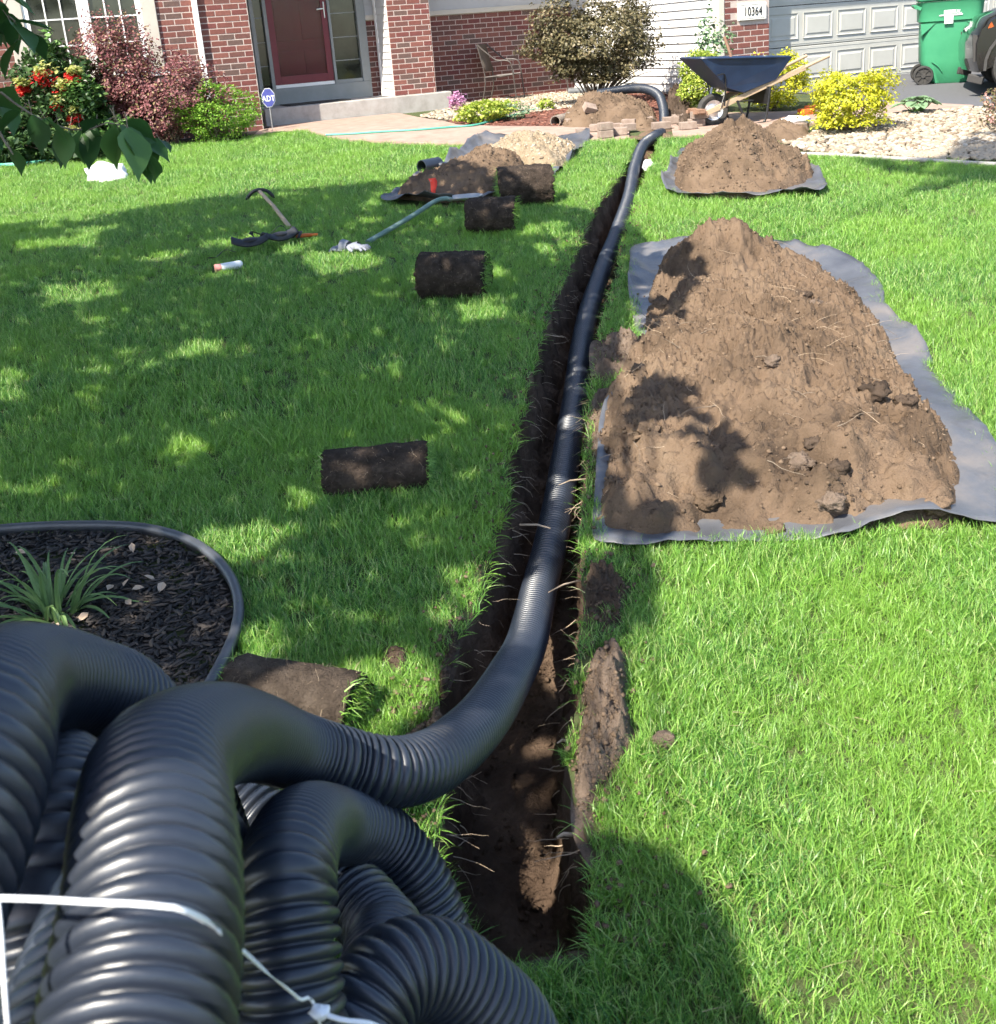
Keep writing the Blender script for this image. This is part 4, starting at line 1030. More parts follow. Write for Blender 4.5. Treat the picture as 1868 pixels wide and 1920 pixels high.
h2, V2, hh2 = pile('soil_heap', H2, MT['dirt'], .46, 1.0, .025, 90, .022, 17, 1.2, [(*gp2(1330, 330), .05, .05), (*gp2(1378, 338), .05, .05), (*gp2(1330, 368), .06, .04)], [], [(q0.x - .02, q0.y, .05, .2), (q1.x + .04, q1.y, .07, .22)])
tag(h2, 'tall cone of light brown soil in front of the wheelbarrow', 'soil heap')
clods('soil_clods', V2, hh2, 4500, .004, .017, MT['clod'], h2, 31)
t = tarp('landscape_fabric_sheet', T3, 8, .02, .09, 26)
tag(t, 'crumpled black fabric under the sand and soil behind the sod rolls', 'tarp')
heap3_px = [(738, 372), (800, 382), (880, 384), (940, 374), (985, 350), (985, 315), (950, 296), (905, 300), (860, 316), (800, 346)]
h3, V3, hh3 = pile('soil_heap', GP(heap3_px), MT['dirt'], .27, .75, .03, 70, .025, 27, 1.0, peaks=[(*gp2(925, 318), .10, .3)])
tag(h3, 'brown soil heap half in tree shade behind the red marker flag', 'soil heap')
clods('soil_clods', V3, hh3, 1800, .004, .017, MT['clod'], h3, 33)
heap4_px = [(905, 300), (960, 312), (1040, 322), (1075, 298), (1085, 278), (1050, 268), (990, 266), (930, 274)]
h4, V4, hh4 = pile('sand_heap', GP(heap4_px), MT['sand'], .20, .6, .03, 60, .03, 37, 1.0, peaks=[(*gp2(985, 288), .10, .35)])
tag(h4, 'pale heap of sand and gravel at the edge of the walkway', 'sand heap')
clods('gravel_bits', V4, hh4, 1100, .006, .022, MT['stone'], h4, 43, .0)
heap5_px = [(1052, 240), (1100, 243), (1160, 242), (1215, 241), (1236, 232), (1225, 212), (1190, 200), (1120, 198), (1075, 208), (1056, 225)]
h5, V5, hh5 = pile('soil_heap', GP(heap5_px), MT['dirt'], .30, .9, .02, 70, .03, 47, 1.1)
tag(h5, 'soil heap between the bare-stemmed bush and the walkway', 'soil heap')
clods('soil_clods', V5, hh5, 2000, .005, .022, MT['clod'], h5, 53)
heap6_px = [(1420, 262), (1470, 270), (1520, 262), (1510, 248), (1470, 242), (1430, 246)]
h6, V6, hh6 = pile('soil_heap', GP(heap6_px), MT['dirt'], .12, .6, .02, 40, .03, 57, 1.0)
tag(h6, 'low spill of soil beside the stone bed', 'soil heap')
heap7_px = [(1262, 235), (1295, 238), (1300, 205), (1290, 180), (1258, 176), (1248, 200)]
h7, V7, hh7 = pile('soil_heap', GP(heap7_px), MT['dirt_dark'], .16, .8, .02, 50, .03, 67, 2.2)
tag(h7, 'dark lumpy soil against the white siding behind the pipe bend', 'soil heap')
# spilled soil along the trench
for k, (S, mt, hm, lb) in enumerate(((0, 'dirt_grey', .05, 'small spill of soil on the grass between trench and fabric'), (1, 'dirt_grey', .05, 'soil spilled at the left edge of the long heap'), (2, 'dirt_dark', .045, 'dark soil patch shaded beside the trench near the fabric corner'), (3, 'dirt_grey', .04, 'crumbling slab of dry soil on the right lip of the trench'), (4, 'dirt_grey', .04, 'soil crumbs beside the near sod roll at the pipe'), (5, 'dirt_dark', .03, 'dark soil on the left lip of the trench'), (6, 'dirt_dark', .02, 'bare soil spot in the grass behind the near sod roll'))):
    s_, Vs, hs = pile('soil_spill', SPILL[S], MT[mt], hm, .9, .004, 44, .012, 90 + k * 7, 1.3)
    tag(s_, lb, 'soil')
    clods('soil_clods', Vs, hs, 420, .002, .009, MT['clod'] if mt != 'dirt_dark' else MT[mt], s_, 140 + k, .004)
cl_ = G(1245, 1388, .02)
tag(MB().ball(cl_, .026, 12, 9, (1.2, .9, .8), .12).build('soil_clod', MT['dirt_grey'], None, True), 'round clod of soil lying alone on the sunny grass', 'clod')
# roots standing out of the trench walls
mb = MB(); rr = random.Random(4)
for k in range(210):
    Y = rr.uniform(1.6, 7.5) if k > 60 else rr.uniform(1.6, 3.6)
    left = rr.random() < .55; D = float(tdepth(Y)); zf = rr.uniform(.08, .7)
    x = (float(lipL(Y)) + .03 + .02 * zf) if left else (float(lipR(Y)) - .03 - .02 * zf)
    p = Vector((x, Y, gz(Y) - D * zf)); d = Vector((1 if left else -1, rr.uniform(-.8, .8), rr.uniform(-.6, .35))).normalized(); L = rr.uniform(.025, .11)
    pts = [p - d * .02]
    for j in range(5):
        d = (d + Vector((rr.uniform(-.35, .35), rr.uniform(-.35, .35), rr.uniform(-.4, .2)))).normalized(); pts.append(pts[-1] + d * L / 5)
    r0 = rr.uniform(.0007, .0018); mb.tube(pts, [r0 * (1 - .14 * j) for j in range(6)], 4, False)
for x, y, a, L, r0 in ((1090, 900, -2.6, .10, .003), (1085, 1090, -2.5, .12, .003), (1064, 1392, -3.0, .025, .004), (1070, 1568, -3.0, .03, .005), (1050, 632, 3.0, .12, .002), (985, 985, -.6, .10, .004)):
    p = G(x, y, -.03); d = Vector((math.cos(a), math.sin(a), .1)); mb.tube([p - d * .02, p + d * L * .5 + Vector((0, 0, .008)), p + d * L], [r0, r0 * .9, r0 * .5], 6)
tag(mb.build('roots', MT['root'], None, True), 'thin pale cut roots sticking out of the trench walls', 'roots', kind='stuff')
# ragged blades and thatch hanging over both lips
Pb = []; Db = []; Lb = []
for k in range(2600):
    Y = 1.5 + 10 * rr.random() ** 1.6; left = rr.random() < .5
    x = float(lipL(Y)) + rr.uniform(-.015, .006) if left else float(lipR(Y)) - rr.uniform(-.015, .006)
    if not left and (1.62 < Y < 2.5 or 2.6 < Y < 2.8) and rr.random() < .9: continue
    Pb.append((x, Y, gz(Y) - rr.uniform(0, .02))); Db.append(((1 if left else -1) * rr.uniform(-.2, .9), rr.uniform(-.8, .8), rr.uniform(.1, .9))); Lb.append(rr.uniform(.03, .085))
tag(blades('lip_grass', Pb, Db, Lb, MT['grass'], None, .003, 5, .8), 'ragged grass hanging over the cut edges of the trench', 'grass', kind='stuff')

_g = np.random.default_rng(55); _Y = 1.55 + 7 * _g.uniform(0, 1, 2600) ** 1.3; _t = np.clip(_g.normal(.5, .2, 2600), .2, .8); _X = lipL(_Y) * (1 - _t) + lipR(_Y) * _t
tag(chips('trench_crumbs', np.stack([_X, _Y, gzn(_Y) - tdepth(_Y) + .002], 1), .002 + .009 * _g.uniform(0, 1, 2600) ** 3, MT['trench_soil'], (1, .85, .7), 56, jit=.42), 'loose crumbs of soil on the floor of the trench', 'soil', kind='stuff')
# crumbs of soil trodden into the grass near the trench
_g = np.random.default_rng(77); _Y = 1.5 + 6.5 * _g.uniform(0, 1, 2600) ** 1.5; _sd = _g.uniform(0, 1, 2600) < .4
_off = np.abs(_g.normal(0, .10, 2600)); _X = np.where(_sd, lipL(_Y) - _off * .7, lipR(_Y) + _off)
tag(chips('soil_crumbs', np.stack([_X, _Y, gzn(_Y) + .012 + .02 * _g.uniform(0, 1, 2600)], 1), .002 + .007 * _g.uniform(0, 1, 2600) ** 3, MT['clod'], (1, .85, .7), 78, jit=.4), 'loose crumbs of soil scattered in the grass along the trench', 'soil', kind='stuff')
# ---- rolls of cut sod
def sod_roll(c, ax, length, r, label, seed, soil='sod_soil', flat=.88):
    """spiral roll lying on the lawn; ax = direction of its axis"""
    root = empty('sod_roll', (c[0], c[1], gz(c[1])), ax)
    tag(root, label, 'sod roll', 'rolls of cut turf on the lawn')
    n, m_ = 64, 26
    a = np.linspace(0, 2 * PI, n, endpoint=False)[None, :]; u = np.linspace(-1, 1, m_)[:, None]
    rnd = np.clip((1 - np.abs(u)) / .07, 0, 1) ** .5
    nz = fbm(np.cos(a) * 3 + u * 0, np.sin(a) * 3 + u * 0, u * 5, 4, seed) ; nf = fbm(np.cos(a) * 14 + u * 0, np.sin(a) * 14 + u * 0, u * 24, 3, seed + 9)
    R = r * (1 + .05 * nz + .03 * nf) * (.90 + .10 * rnd)
    X = u * length / 2 * (1 + .035 * nz + .012 * nf); Y = R * np.cos(a); Z = R * np.sin(a) * flat
    Z = Z + r * flat - .012
    V = np.stack([np.broadcast_to(X, R.shape), Y, Z], -1)
    mesh_np('soil_skin', V.reshape(-1, 3), grid_faces(m_, n, True), MT[soil], root)
    rs = np.random.default_rng(seed)
    for sgn in (-1, 1):
        # the wound end: spiral step between thatch and soil
        nr_ = 14; rr_ = np.linspace(.02, .97, nr_)[:, None]; aa = np.linspace(0, 2 * PI, 48, endpoint=False)[None, :]
        sp = np.sin((rr_ * 3.0 + aa / (2 * PI)) * 2 * PI)
        Xe = sgn * (length / 2 - .012 + .012 * sp + .006 * fbm(rr_ * 12 + 0 * aa, aa * 3 + 0 * rr_, 0, 2, seed))
        Ve = np.stack([Xe, rr_ * r * .97 * np.cos(aa), rr_ * r * .97 * np.sin(aa) * flat + r * flat - .012], -1)
        mesh_np('wound_end', Ve.reshape(-1, 3), grid_faces(nr_, 48, True), MT[soil], root)
        P = []; D = []; L = []
        for k in range(420):
            ang = rs.uniform(0, 2 * PI); q = rs.choice([.32, .62, .92]) + ang / (2 * PI) * .3 - .15 + rs.normal(0, .04); q = min(max(q, .05), 1.0)
            P.append((sgn * (length / 2 - .01), q * r * math.cos(ang), q * r * flat * math.sin(ang) + r * flat - .012))
            D.append((sgn * rs.uniform(.3, 1), rs.normal(0, .5), rs.normal(.1, .5))); L.append(rs.uniform(.02, .065) * (r / .12) ** .5)
        tag(blades('grass_fringe', P, D, L, MT['grass'], root, .003, seed + 3, .7), kind='stuff')
    P = []; D = []; L = []
    for k in range(260):
        i_, j_ = rs.integers(1, m_ - 1), rs.integers(0, n); p = V[i_, j_]; nn = np.array([0, p[1], p[2] - r * flat]); nn /= np.linalg.norm(nn) + 1e-9
        P.append(p - nn * .002); D.append(nn + rs.normal(0, .9, 3)); L.append(rs.uniform(.012, .045))
    tag(blades('root_hairs', P, D, L, MT['root'], root, .0011, seed + 7, .9), kind='stuff')
    return root
def sod(x0, y0, x1, y1, r, label, seed, soil='sod_soil'):
    """x0..x1: photo positions of the two bottom ends"""
    A, B = G(x0, y0), G(x1, y1); d = B - A
    ax = math.atan2(d.y, d.x); nrm = Vector((-math.sin(ax), math.cos(ax), 0))
    if nrm.y < 0: nrm = -nrm
    c = (A + B) / 2 + nrm * r * .55
    return sod_roll((c.x, c.y), ax, d.length, r, label, seed, soil)
sod(612, 938, 808, 918, .098, 'dark sod roll lying in the shade midway along the lawn', 1)
sod(786, 564, 912, 562, .155, 'sod roll with sun flecks on its dark soil skin', 2)
sod(876, 441, 968, 438, .150, 'sod roll beside the shovel blade', 3)
sod(938, 392, 1040, 384, .185, 'largest sod roll standing against the sand and soil heaps', 4)
sod(428, 1340, 662, 1388, .084, 'half sunlit sod roll at the corner of the mulch bed', 5, 'sod_pale')
# ================================================================== PLANTS
MT['lf_box'] = LEAF('olive_leaves', [(0, (.05, .045, .02)), (.5, (.105, .092, .042)), (.85, (.17, .14, .07)), (1, (.24, .19, .11))], .25)
MT['lf_barb'] = LEAF('barberry_leaves', [(0, (.09, .03, .035)), (.45, (.20, .07, .075)), (.8, (.33, .15, .15)), (.93, (.26, .24, .09)), (1, (.40, .26, .24))], .35)
MT['lf_dark'] = LEAF('dark_green_leaves', [(0, (.018, .045, .014)), (.6, (.04, .085, .025)), (1, (.075, .14, .04))], .3)
MT['lf_mid'] = LEAF('mid_green_leaves', [(0, (.06, .15, .03)), (.6, (.13, .26, .06)), (1, (.26, .40, .14))], .4)
MT['lf_pale'] = LEAF('pale_yellow_leaves', [(0, (.30, .34, .08)), (.6, (.50, .52, .18)), (1, (.62, .60, .30))], .4)
MT['petal'] = LEAF('red_petals', [(0, (.50, .015, .02)), (.6, (.68, .04, .04)), (1, (.75, .12, .08))], .4)
MT['lf_lime'] = LEAF('lime_leaves', [(0, (0.0765, 0.187, 0.017)), (.5, (0.162, 0.323, 0.0298)), (1, (0.272, 0.425, 0.068))], .4)
MT['lf_yellow'] = LEAF('golden_leaves', [(0, (0.187, 0.23, 0.0127)), (.35, (0.391, 0.408, 0.017)), (.75, (0.578, 0.535, 0.0255)), (1, (0.68, 0.629, 0.085))], .35)
MT['lf_ygreen'] = LEAF('yellow_green_leaves', [(0, (0.136, 0.221, 0.0255)), (.5, (0.306, 0.391, 0.0425)), (1, (0.51, 0.544, 0.119))], .4)
MT['lf_hosta'] = LEAF('grey_green_leaves', [(0, (0.085, 0.162, 0.0765)), (.6, (0.187, 0.289, 0.153)), (1, (0.357, 0.442, 0.281))], .3)
MT['lf_pink'] = LEAF('pink_shrub_leaves', [(0, (.10, .10, .04)), (.5, (.23, .19, .09)), (.8, (.40, .22, .19)), (1, (.60, .36, .34))], .35)
MT['pinkpetal'] = LEAF('mauve_petals', [(0, (.42, .16, .32)), (1, (.62, .36, .52))], .4)
MT['lf_tree'] = LEAF('shade_tree_leaves', [(0, (.022, .065, .02)), (.6, (.045, .115, .03)), (1, (.09, .19, .05))], .42, .45, .35)
MT['lf_lily'] = LEAF('daylily_blades', [(0, (.08, .16, .05)), (.6, (.17, .27, .10)), (.93, (.28, .37, .17)), (1, (.50, .45, .30))], .4)

def cloud(n, c, r, seed, shell=.55, lump=.28, lf=2.2, flat_bottom=.0, squareness=1.0):
    """leaf positions in an uneven ellipsoid; returns points and outward normals"""
    g = np.random.default_rng(seed); c = np.asarray(c, float); r = np.asarray(r, float); out = []; nn = []
    while sum(len(o) for o in out) < n:
        d = g.normal(0, 1, (n, 3)); d /= np.linalg.norm(d, axis=1)[:, None]
        if squareness != 1.0:
            d = np.sign(d) * np.abs(d) ** squareness; d /= np.max(np.abs(d), axis=1)[:, None] ** .4
        rad_ = (g.uniform(0, 1, n) ** (1 / 3.)) * (1 - shell) + shell * g.uniform(.72, 1.0, n)
        k = 1 + lump * fbm(d[:, 0] * lf + 9, d[:, 1] * lf, d[:, 2] * lf, 3, seed)
        q = d * (rad_ * k)[:, None]
        gap = fbm(q[:, 0] * 3.5 + 3, q[:, 1] * 3.5, q[:, 2] * 3.5, 3, seed + 5)
        ok = (gap > -.30) & (q[:, 2] > -1 + flat_bottom)
        out.append((c + q * r)[ok]); nn.append(d[ok])
    return np.vstack(out)[:n], np.vstack(nn)[:n]
def stems(name, base, tips, mat, parent, r0=.012, bend=.2, seed=0, seg=5):
    g = random.Random(seed); mb = MB()
    for tpt in tips:
        b = Vector(base) + Vector((g.uniform(-.06, .06), g.uniform(-.06, .06), 0)); e = Vector(tpt); pts = []
        off = Vector((g.uniform(-1, 1), g.uniform(-1, 1), 0)) * bend * (e - b).length
        for j in range(6):
            t = j / 5; pts.append(b.lerp(e, t) + off * math.sin(PI * t) * .4 + Vector((0, 0, .1 * math.sin(PI * t) * (e - b).length)))
        mb.tube(pts, [r0 * (1 - .16 * j) for j in range(6)], seg, False)
    return mb.build(name, mat, parent, True)
def shrub(name, label, loc, r, n, leaf, mat, seed, zc=None, stem=14, shell=.5, lump=.3, group=None, flat=.1, cat='shrub', fold=.25, sq=1.0, bare=.0):
    z0 = gz(loc[1]); root = empty(name, (loc[0], loc[1], z0)); tag(root, label, cat, group)
    zc = zc if zc is not None else r[2] * .92
    P, Nn = cloud(n, (0, 0, zc), r, seed, shell, lump, 2.4, flat, sq)
    P = P[P[:, 2] > .02]; Nn = Nn[:len(P)]
    g = np.random.default_rng(seed)
    leaflets('crown', P, leaf * g.uniform(.6, 1.25, len(P)), mat, seed + 1, root, fold=fold, nrm=np.c_[Nn[:, :2] * .6, np.abs(Nn[:, 2:]) * .5 + .55][:len(P)])
    k = g.choice(len(P), stem)
    stems('stem', (0, 0, 0), P[k] * np.array([.9, .9, .95]), MT['twig'], root, .010, .2, seed)
    return root
# bare-stemmed bush by the siding
b = shrub('evergreen_bush', 'olive brown bush with bare dark stems against the white siding', (1.66, 15.15), (.90, .6, .66), 21000, .047, MT['lf_box'], 201, .82, 34, .45, .42, flat=.25)
g_ = np.random.default_rng(3); tips = [(g_.uniform(-.1, .85), g_.uniform(-.5, .0), g_.uniform(.30, .75)) for _ in range(26)]
stems('bare_stem', (.05, 0, 0), tips, MT['bark'], b, .014, .15, 8)
P, Nn = cloud(1600, (.62, 0, 1.2), (.26, .26, .36), 207, .2, .5); leaflets('upper_sprigs', P, .035, MT['lf_box'], 208, b)
# beds on the left
shrub('barberry_shrub', 'purple barberry shrub spilling in front of the brick pier', (-4.05, 14.05), (.80, .50, .56), 11000, .040, MT['lf_barb'], 211, .58, 20, .35, .42, flat=.06)
b = shrub('barberry_shrub', 'tall purple barberry shoots in front of the window', (-4.62, 14.1), (.50, .38, .74), 8500, .040, MT['lf_barb'], 216, .92, 14, .25, .5, flat=.0)
az = shrub('azalea_bush', 'azalea with red flower clusters under the window', (-5.25, 13.75), (.60, .48, .72), 5200, .075, MT['lf_dark'], 221, .66, 18, .4, .35, flat=.05)
for k, (dx, dz, rr_) in enumerate(((-.05, .98, .16), (.12, .80, .13), (.05, .62, .12), (.22, .48, .10), (-.28, .24, .13), (-.12, .14, .14), (.30, .95, .10), (-.35, .86, .10), (.14, .25, .08))):
    P, _ = cloud(200, (dx, -.38 + .05 * (k % 3), dz), (rr_, rr_ * .8, rr_ * .8), 230 + k, .3, .3); leaflets('flower_cluster', P, .05, MT['petal'], 240 + k, az)
    P, _ = cloud(60, (dx + .04, -.42, dz + .09), (rr_ * .9, rr_ * .6, rr_ * .6), 250 + k, .3, .3); leaflets('young_leaves', P, .075, MT['lf_pale'], 260 + k, az)
P, _ = cloud(500, (.32, -.3, .75), (.24, .2, .3), 271, .3, .4); leaflets('green_sprays', P, .075, MT['lf_mid'], 272, az)
P, _ = cloud(70, (-.05, -.1, 1.35), (.14, .1, .28), 273, .2, .4); leaflets('top_shoots', P, .085, MT['lf_mid'], 274, az)
shrub('leafy_perennial', 'light green leafy perennial between azalea and barberry', (-4.62, 13.62), (.34, .28, .25), 1300, .060, MT['lf_mid'], 281, .26, 8)
shrub('leafy_perennial', 'dark green broad-leaved plants at the foot of the left brick wall', (-6.0, 13.35), (.85, .5, .38), 2600, .10, MT['lf_dark'], 286, .3, 10)
shrub('leafy_perennial', 'dark green ground plants below the red azalea', (-5.2, 13.05), (.75, .35, .22), 1700, .09, MT['lf_dark'], 288, .2, 8)
shrub('spirea_bush', 'bright lime green mound beside the porch step', (-3.44, 14.02), (.54, .45, .40), 9000, .032, MT['lf_lime'], 291, .38, 10, .6, .30, flat=.02)
# golden shrubs
shrub('golden_shrub', 'bright yellow clipped shrub at the edge of the stone bed', (3.74, 10.72), (.39, .38, .285), 9500, .030, MT['lf_yellow'], 301, .34, 12, .6, .34, flat=.1, sq=.8)
shrub('golden_shrub', 'yellow shrub standing behind the wheelbarrow handles', (3.55, 12.9), (.50, .4, .34), 6500, .034, MT['lf_yellow'], 306, .36, 10, .55, .22, flat=.05)
shrub('golden_shrub', 'yellow green shrub behind the wheelbarrow wheel at the siding', (2.72, 13.0), (.30, .3, .36), 5200, .036, MT['lf_ygreen'], 311, .40, 10, .5, .25, flat=.05)
shrub('climbing_vine', 'pale green vine climbing the garage corner behind the wheelbarrow', (3.05, 13.9), (.26, .16, .46), 650, .060, MT['lf_hosta'], 316, .70, 9, .2, .5, flat=0, cat='vine')
# low plants
def hosta(name, label, loc, r, n, L, mat, seed):
    root = empty(name, (loc[0], loc[1], gz(loc[1]))); tag(root, label, 'plant'); g = random.Random(seed)
    for k in range(n):
        a = g.uniform(0, 2 * PI); t = g.uniform(.15, 1); el = 1.35 - t * .95
        tip = Vector((math.cos(a) * r * t, math.sin(a) * r * t, .06 + L * .9 * math.sin(el))); d = Vector((math.cos(a), math.sin(a), .25 - t * .5)).normalized(); sd = d.cross(Vector((0, 0, 1))).normalized(); up = sd.cross(d)
        ll = L * g.uniform(.7, 1.1); mb = MB(); V = []; Fs = []
        for i in range(6):
            u = i / 5; w = ll * .36 * math.sin(PI * min(u * .92 + .08, 1)) ** .8; p = tip + d * ll * (u - .4) - Vector((0, 0, .12 * ll * u * u)); V += [p - sd * w + up * w * .35, p, p + sd * w + up * w * .35]
        for i in range(5): Fs += [(i * 3, i * 3 + 1, i * 3 + 4, i * 3 + 3), (i * 3 + 1, i * 3 + 2, i * 3 + 5, i * 3 + 4)]
        mb.add(V, Fs).build('leaf', mat, root, True)
        MB().tube([(0, 0, 0), tip * .6 + Vector((0, 0, .02)), tip - d * ll * .38], .004, 4, False).build('leaf_stalk', MT['lf_mid'], root, True)
hosta('hosta_plant', 'small grey green plant at the driveway edge', (4.80, 11.62), .20, 44, .15, MT['lf_hosta'], 5)
shrub('flowering_shrub', 'pinkish shrub at the right end of the stone bed', (5.22, 10.12), (.36, .32, .25), 2600, .036, MT['lf_pink'], 321, .26, 12, .35, .4, flat=.02)
sd_ = shrub('sedum_plant', 'low green plant beside the walkway with mauve flowers at its left', (.08, 13.75), (.40, .24, .15), 2600, .042, MT['lf_ygreen'], 326, .15, 8, .4, .35, flat=.02)
P, _ = cloud(420, (-.36, .12, .30), (.12, .1, .13), 331, .3, .4); leaflets('flower_cluster', P, .035, MT['pinkpetal'], 332, sd_)
P, _ = cloud(500, (.36, 0, .12), (.22, .18, .12), 333, .3, .4); leaflets('grey_sprigs', P, .035, MT['lf_hosta'], 334, sd_)['kind'] = 'stuff'
shrub('seedling', 'small yellow green seedling in the cream stones', (.93, 14.75), (.14, .1, .09), 260, .04, MT['lf_ygreen'], 336, .1, 4, cat='plant')
# daylily in the foreground bed
def daylily(loc, n, seed):
    root = empty('daylily', (loc[0], loc[1], gz(loc[1]) + .01)); tag(root, 'clump of arching daylily leaves on the black mulch', 'plant'); g = random.Random(seed)
    for k in range(n):
        a = g.uniform(0, 2 * PI); el = g.uniform(.45, 1.35); L = g.uniform(.17, .36); w = g.uniform(.005, .009); d = Vector((math.cos(a) * math.cos(el), math.sin(a) * math.cos(el), math.sin(el)))
        p = Vector((math.cos(a) * .03, math.sin(a) * .03, 0)) + Vector((g.uniform(-.035, .035), g.uniform(-.035, .035), 0)); V = []; Fs = []; droop = g.uniform(.16, .36)
        for i in range(10):
            u = i / 9; sd = d.cross(Vector((0, 0, 1)))
            sd = sd.normalized() if sd.length > 1e-3 else Vector((1, 0, 0)); up = sd.cross(d); ww = w * (1 - u ** 2.2) + .0006
            V += [p - sd * ww + up * ww * .5, p, p + sd * ww + up * ww * .5]
            p = p + d * L / 9; d = (d + Vector((0, 0, -droop * (.3 + u * 1.2)))).normalized()
            if p.z < .012: p.z = .012
        for i in range(9): Fs += [(i * 3, i * 3 + 1, i * 3 + 4, i * 3 + 3), (i * 3 + 1, i * 3 + 2, i * 3 + 5, i * 3 + 4)]
        MB().add(V, Fs).build('leaf', MT['lf_lily'], root, True)
q = G(105, 1165); daylily((q.x, q.y), 56, 3)
q = G(-40, 1120); 

# ---- the shade tree standing in the mulch bed, left of the picture
SX, SY = -sun_dir.x / sun_dir.z, -sun_dir.y / sun_dir.z     # ground shift of a shadow per metre of height (positive)
tree = empty('shade_tree', (-2.35, 2.1, gz(2.1)))
tag(tree, 'broad-leaved shade tree whose low branch hangs in at the upper left', 'tree')
TB = Vector(tree.location)
shade_px = [(-350, 520), (-250, 460), (0, 428), (200, 405), (330, 385), (480, 362), (620, 352), (760, 340), (900, 350), (1010, 384), (1120, 400), (1200, 430), (1210, 462), (1200, 530), (1190, 590), (1170, 640), (1150, 720), (1150, 800), (1160, 870), (1180, 940), (1200, 1000), (1220, 1040), (1225, 1090), (1235, 1170), (1130, 1215), (1078, 1260), (1050, 1400), (1030, 1500), (930, 1520), (700, 1540), (520, 1540), (300, 1650), (-100, 1760), (-350, 1700)]
shade_w = np.array([tuple(G(*p))[:2] for p in shade_px])
sun_gaps = [np.array([tuple(G(*p))[:2] for p in pl_]) for pl_ in (
    [(600, 1290), (690, 1235), (800, 1215), (835, 1260), (800, 1330), (740, 1390), (640, 1400), (470, 1370), (500, 1315)], [(450, 1190), (540, 1178), (562, 1225), (500, 1255), (455, 1245)],
    [(355, 640), (425, 640), (430, 670), (365, 672)], [(560, 925), (600, 915), (605, 965), (555, 970)], [(1110, 810), (1200, 735), (1260, 740), (1190, 830), (1130, 860)], [(0, 700), (60, 700), (60, 760), (0, 760)], [(1025, 870), (1100, 862), (1090, 965), (1005, 965)], [(1072, 566), (1122, 562), (1116, 612), (1066, 612)], [(985, 1150), (1030, 1140), (1020, 1200), (970, 1215)], [(905, 1290), (965, 1280), (950, 1330), (890, 1340)], [(1090, 780), (1150, 770), (1180, 830), (1100, 850)], [(690, 690), (760, 690), (760, 720), (700, 725)], [(560, 480), (700, 470), (720, 500), (600, 520)], [(850, 580), (960, 575), (960, 600), (870, 610)], [(320, 830), (400, 820), (410, 850), (330, 860)], [(80, 540), (220, 530), (230, 560), (100, 575)])]
def crown_points(n, poly, h0, h1, seed, thin=-.34, fr_=2.2):
    g = np.random.default_rng(seed); lo, hi = poly.min(0), poly.max(0); out = []
    tot = 0
    while tot < n:
        q = g.uniform(lo, hi, (n * 3, 2)); k = inside(q[:, 0], q[:, 1], poly)
        gapn = fbm(q[:, 0] * fr_, q[:, 1] * fr_, 1.7, 3, seed + 2, .6)
        k &= gapn > thin
        for gp_ in sun_gaps: k &= ~inside(q[:, 0], q[:, 1], gp_)
        q = q[k]; h = g.uniform(h0, h1, len(q))
        gy = gzn(q[:, 1]); P = np.stack([q[:, 0] - SX * (h - gy), q[:, 1] - SY * (h - gy), h], 1)
        out.append(P); tot += len(P)
    return np.vstack(out)[:n]
PC = crown_points(32000, shade_w, 3.2, 4.8, 61, -.68)
PC = np.vstack([PC, crown_points(1300, np.array([tuple(G(*p))[:2] for p in ((1200, 460), (1330, 500), (1345, 570), (1290, 640), (1230, 720), (1310, 770), (1400, 850), (1455, 975), (1400, 1015), (1230, 1020))]), 2.9, 3.4, 67, .22, 5.0), crown_points(3000, np.array([(.02, 1.70), (.12, 1.76), (.25, 1.70), (.32, 1.56), (.335, 1.44), (.27, 1.37), (.12, 1.35), (.0, 1.40), (-.05, 1.55)]), 3.0, 3.8, 66, -2)])
# thin the far strip less, so that the shade has a crisp edge there
leaflets('crown', PC - np.array(TB), np.random.default_rng(5).uniform(.075, .125, len(PC)), MT['lf_tree'], 62, tree, up=.5)
up_px = [(1600, 300), (1700, 305), (1780, 300), (1800, 262), (1868, 250), (1990, 240), (2100, 300), (2050, 360), (1868, 350), (1760, 335), (1660, 322)]
PU = crown_points(2600, np.array([tuple(G(*p))[:2] for p in up_px]), 9.2, 11.5, 63, -.30)
leaflets('crown', PU - np.array(TB), np.random.default_rng(6).uniform(.08, .13, len(PU)), MT['lf_tree'], 64, tree, up=.5)
mb = MB()
trunk = [(0, 0, -.1), (.02, .02, .6), (-.02, .05, 1.5), (.05, .0, 2.6), (.0, -.1, 3.8), (.15, -.2, 5.2), (.5, -.35, 7.2), (.9, -.3, 9.0), (1.1, -.2, 10.2)]
mb.tube(trunk, [.17, .135, .12, .11, .09, .045, .014, .012, .010], 12)
mb.build('trunk', MT['bark'], tree, True)
mb = MB(); gl = random.Random(8); ks = np.random.default_rng(9).choice(len(PC), 46, replace=False)
for i, k in enumerate(ks):
    e = Vector(PC[k]) - TB; j = gl.choice([3, 4, 5]); b = Vector(trunk[j]); mid = b.lerp(e, .5) + Vector((gl.uniform(-.2, .2), gl.uniform(-.2, .2), gl.uniform(.1, .5)))
    pts = catmull([b, b.lerp(mid, .5) + Vector((0, 0, .1)), mid, mid.lerp(e, .5), e], .25); r0 = .030 if i < 12 else .016
    mb.tube(pts, np.linspace(r0, .004, len(pts)), 6, False)
for k in np.random.default_rng(10).choice(len(PU), 8, replace=False):
    e = Vector(PU[k]) - TB; b = Vector(trunk[7]); mb.tube([b, b.lerp(e, .5) + Vector((0, 0, .3)), e], [.02, .012, .004], 6, False)
mb.build('limb', MT['bark'], tree, True)
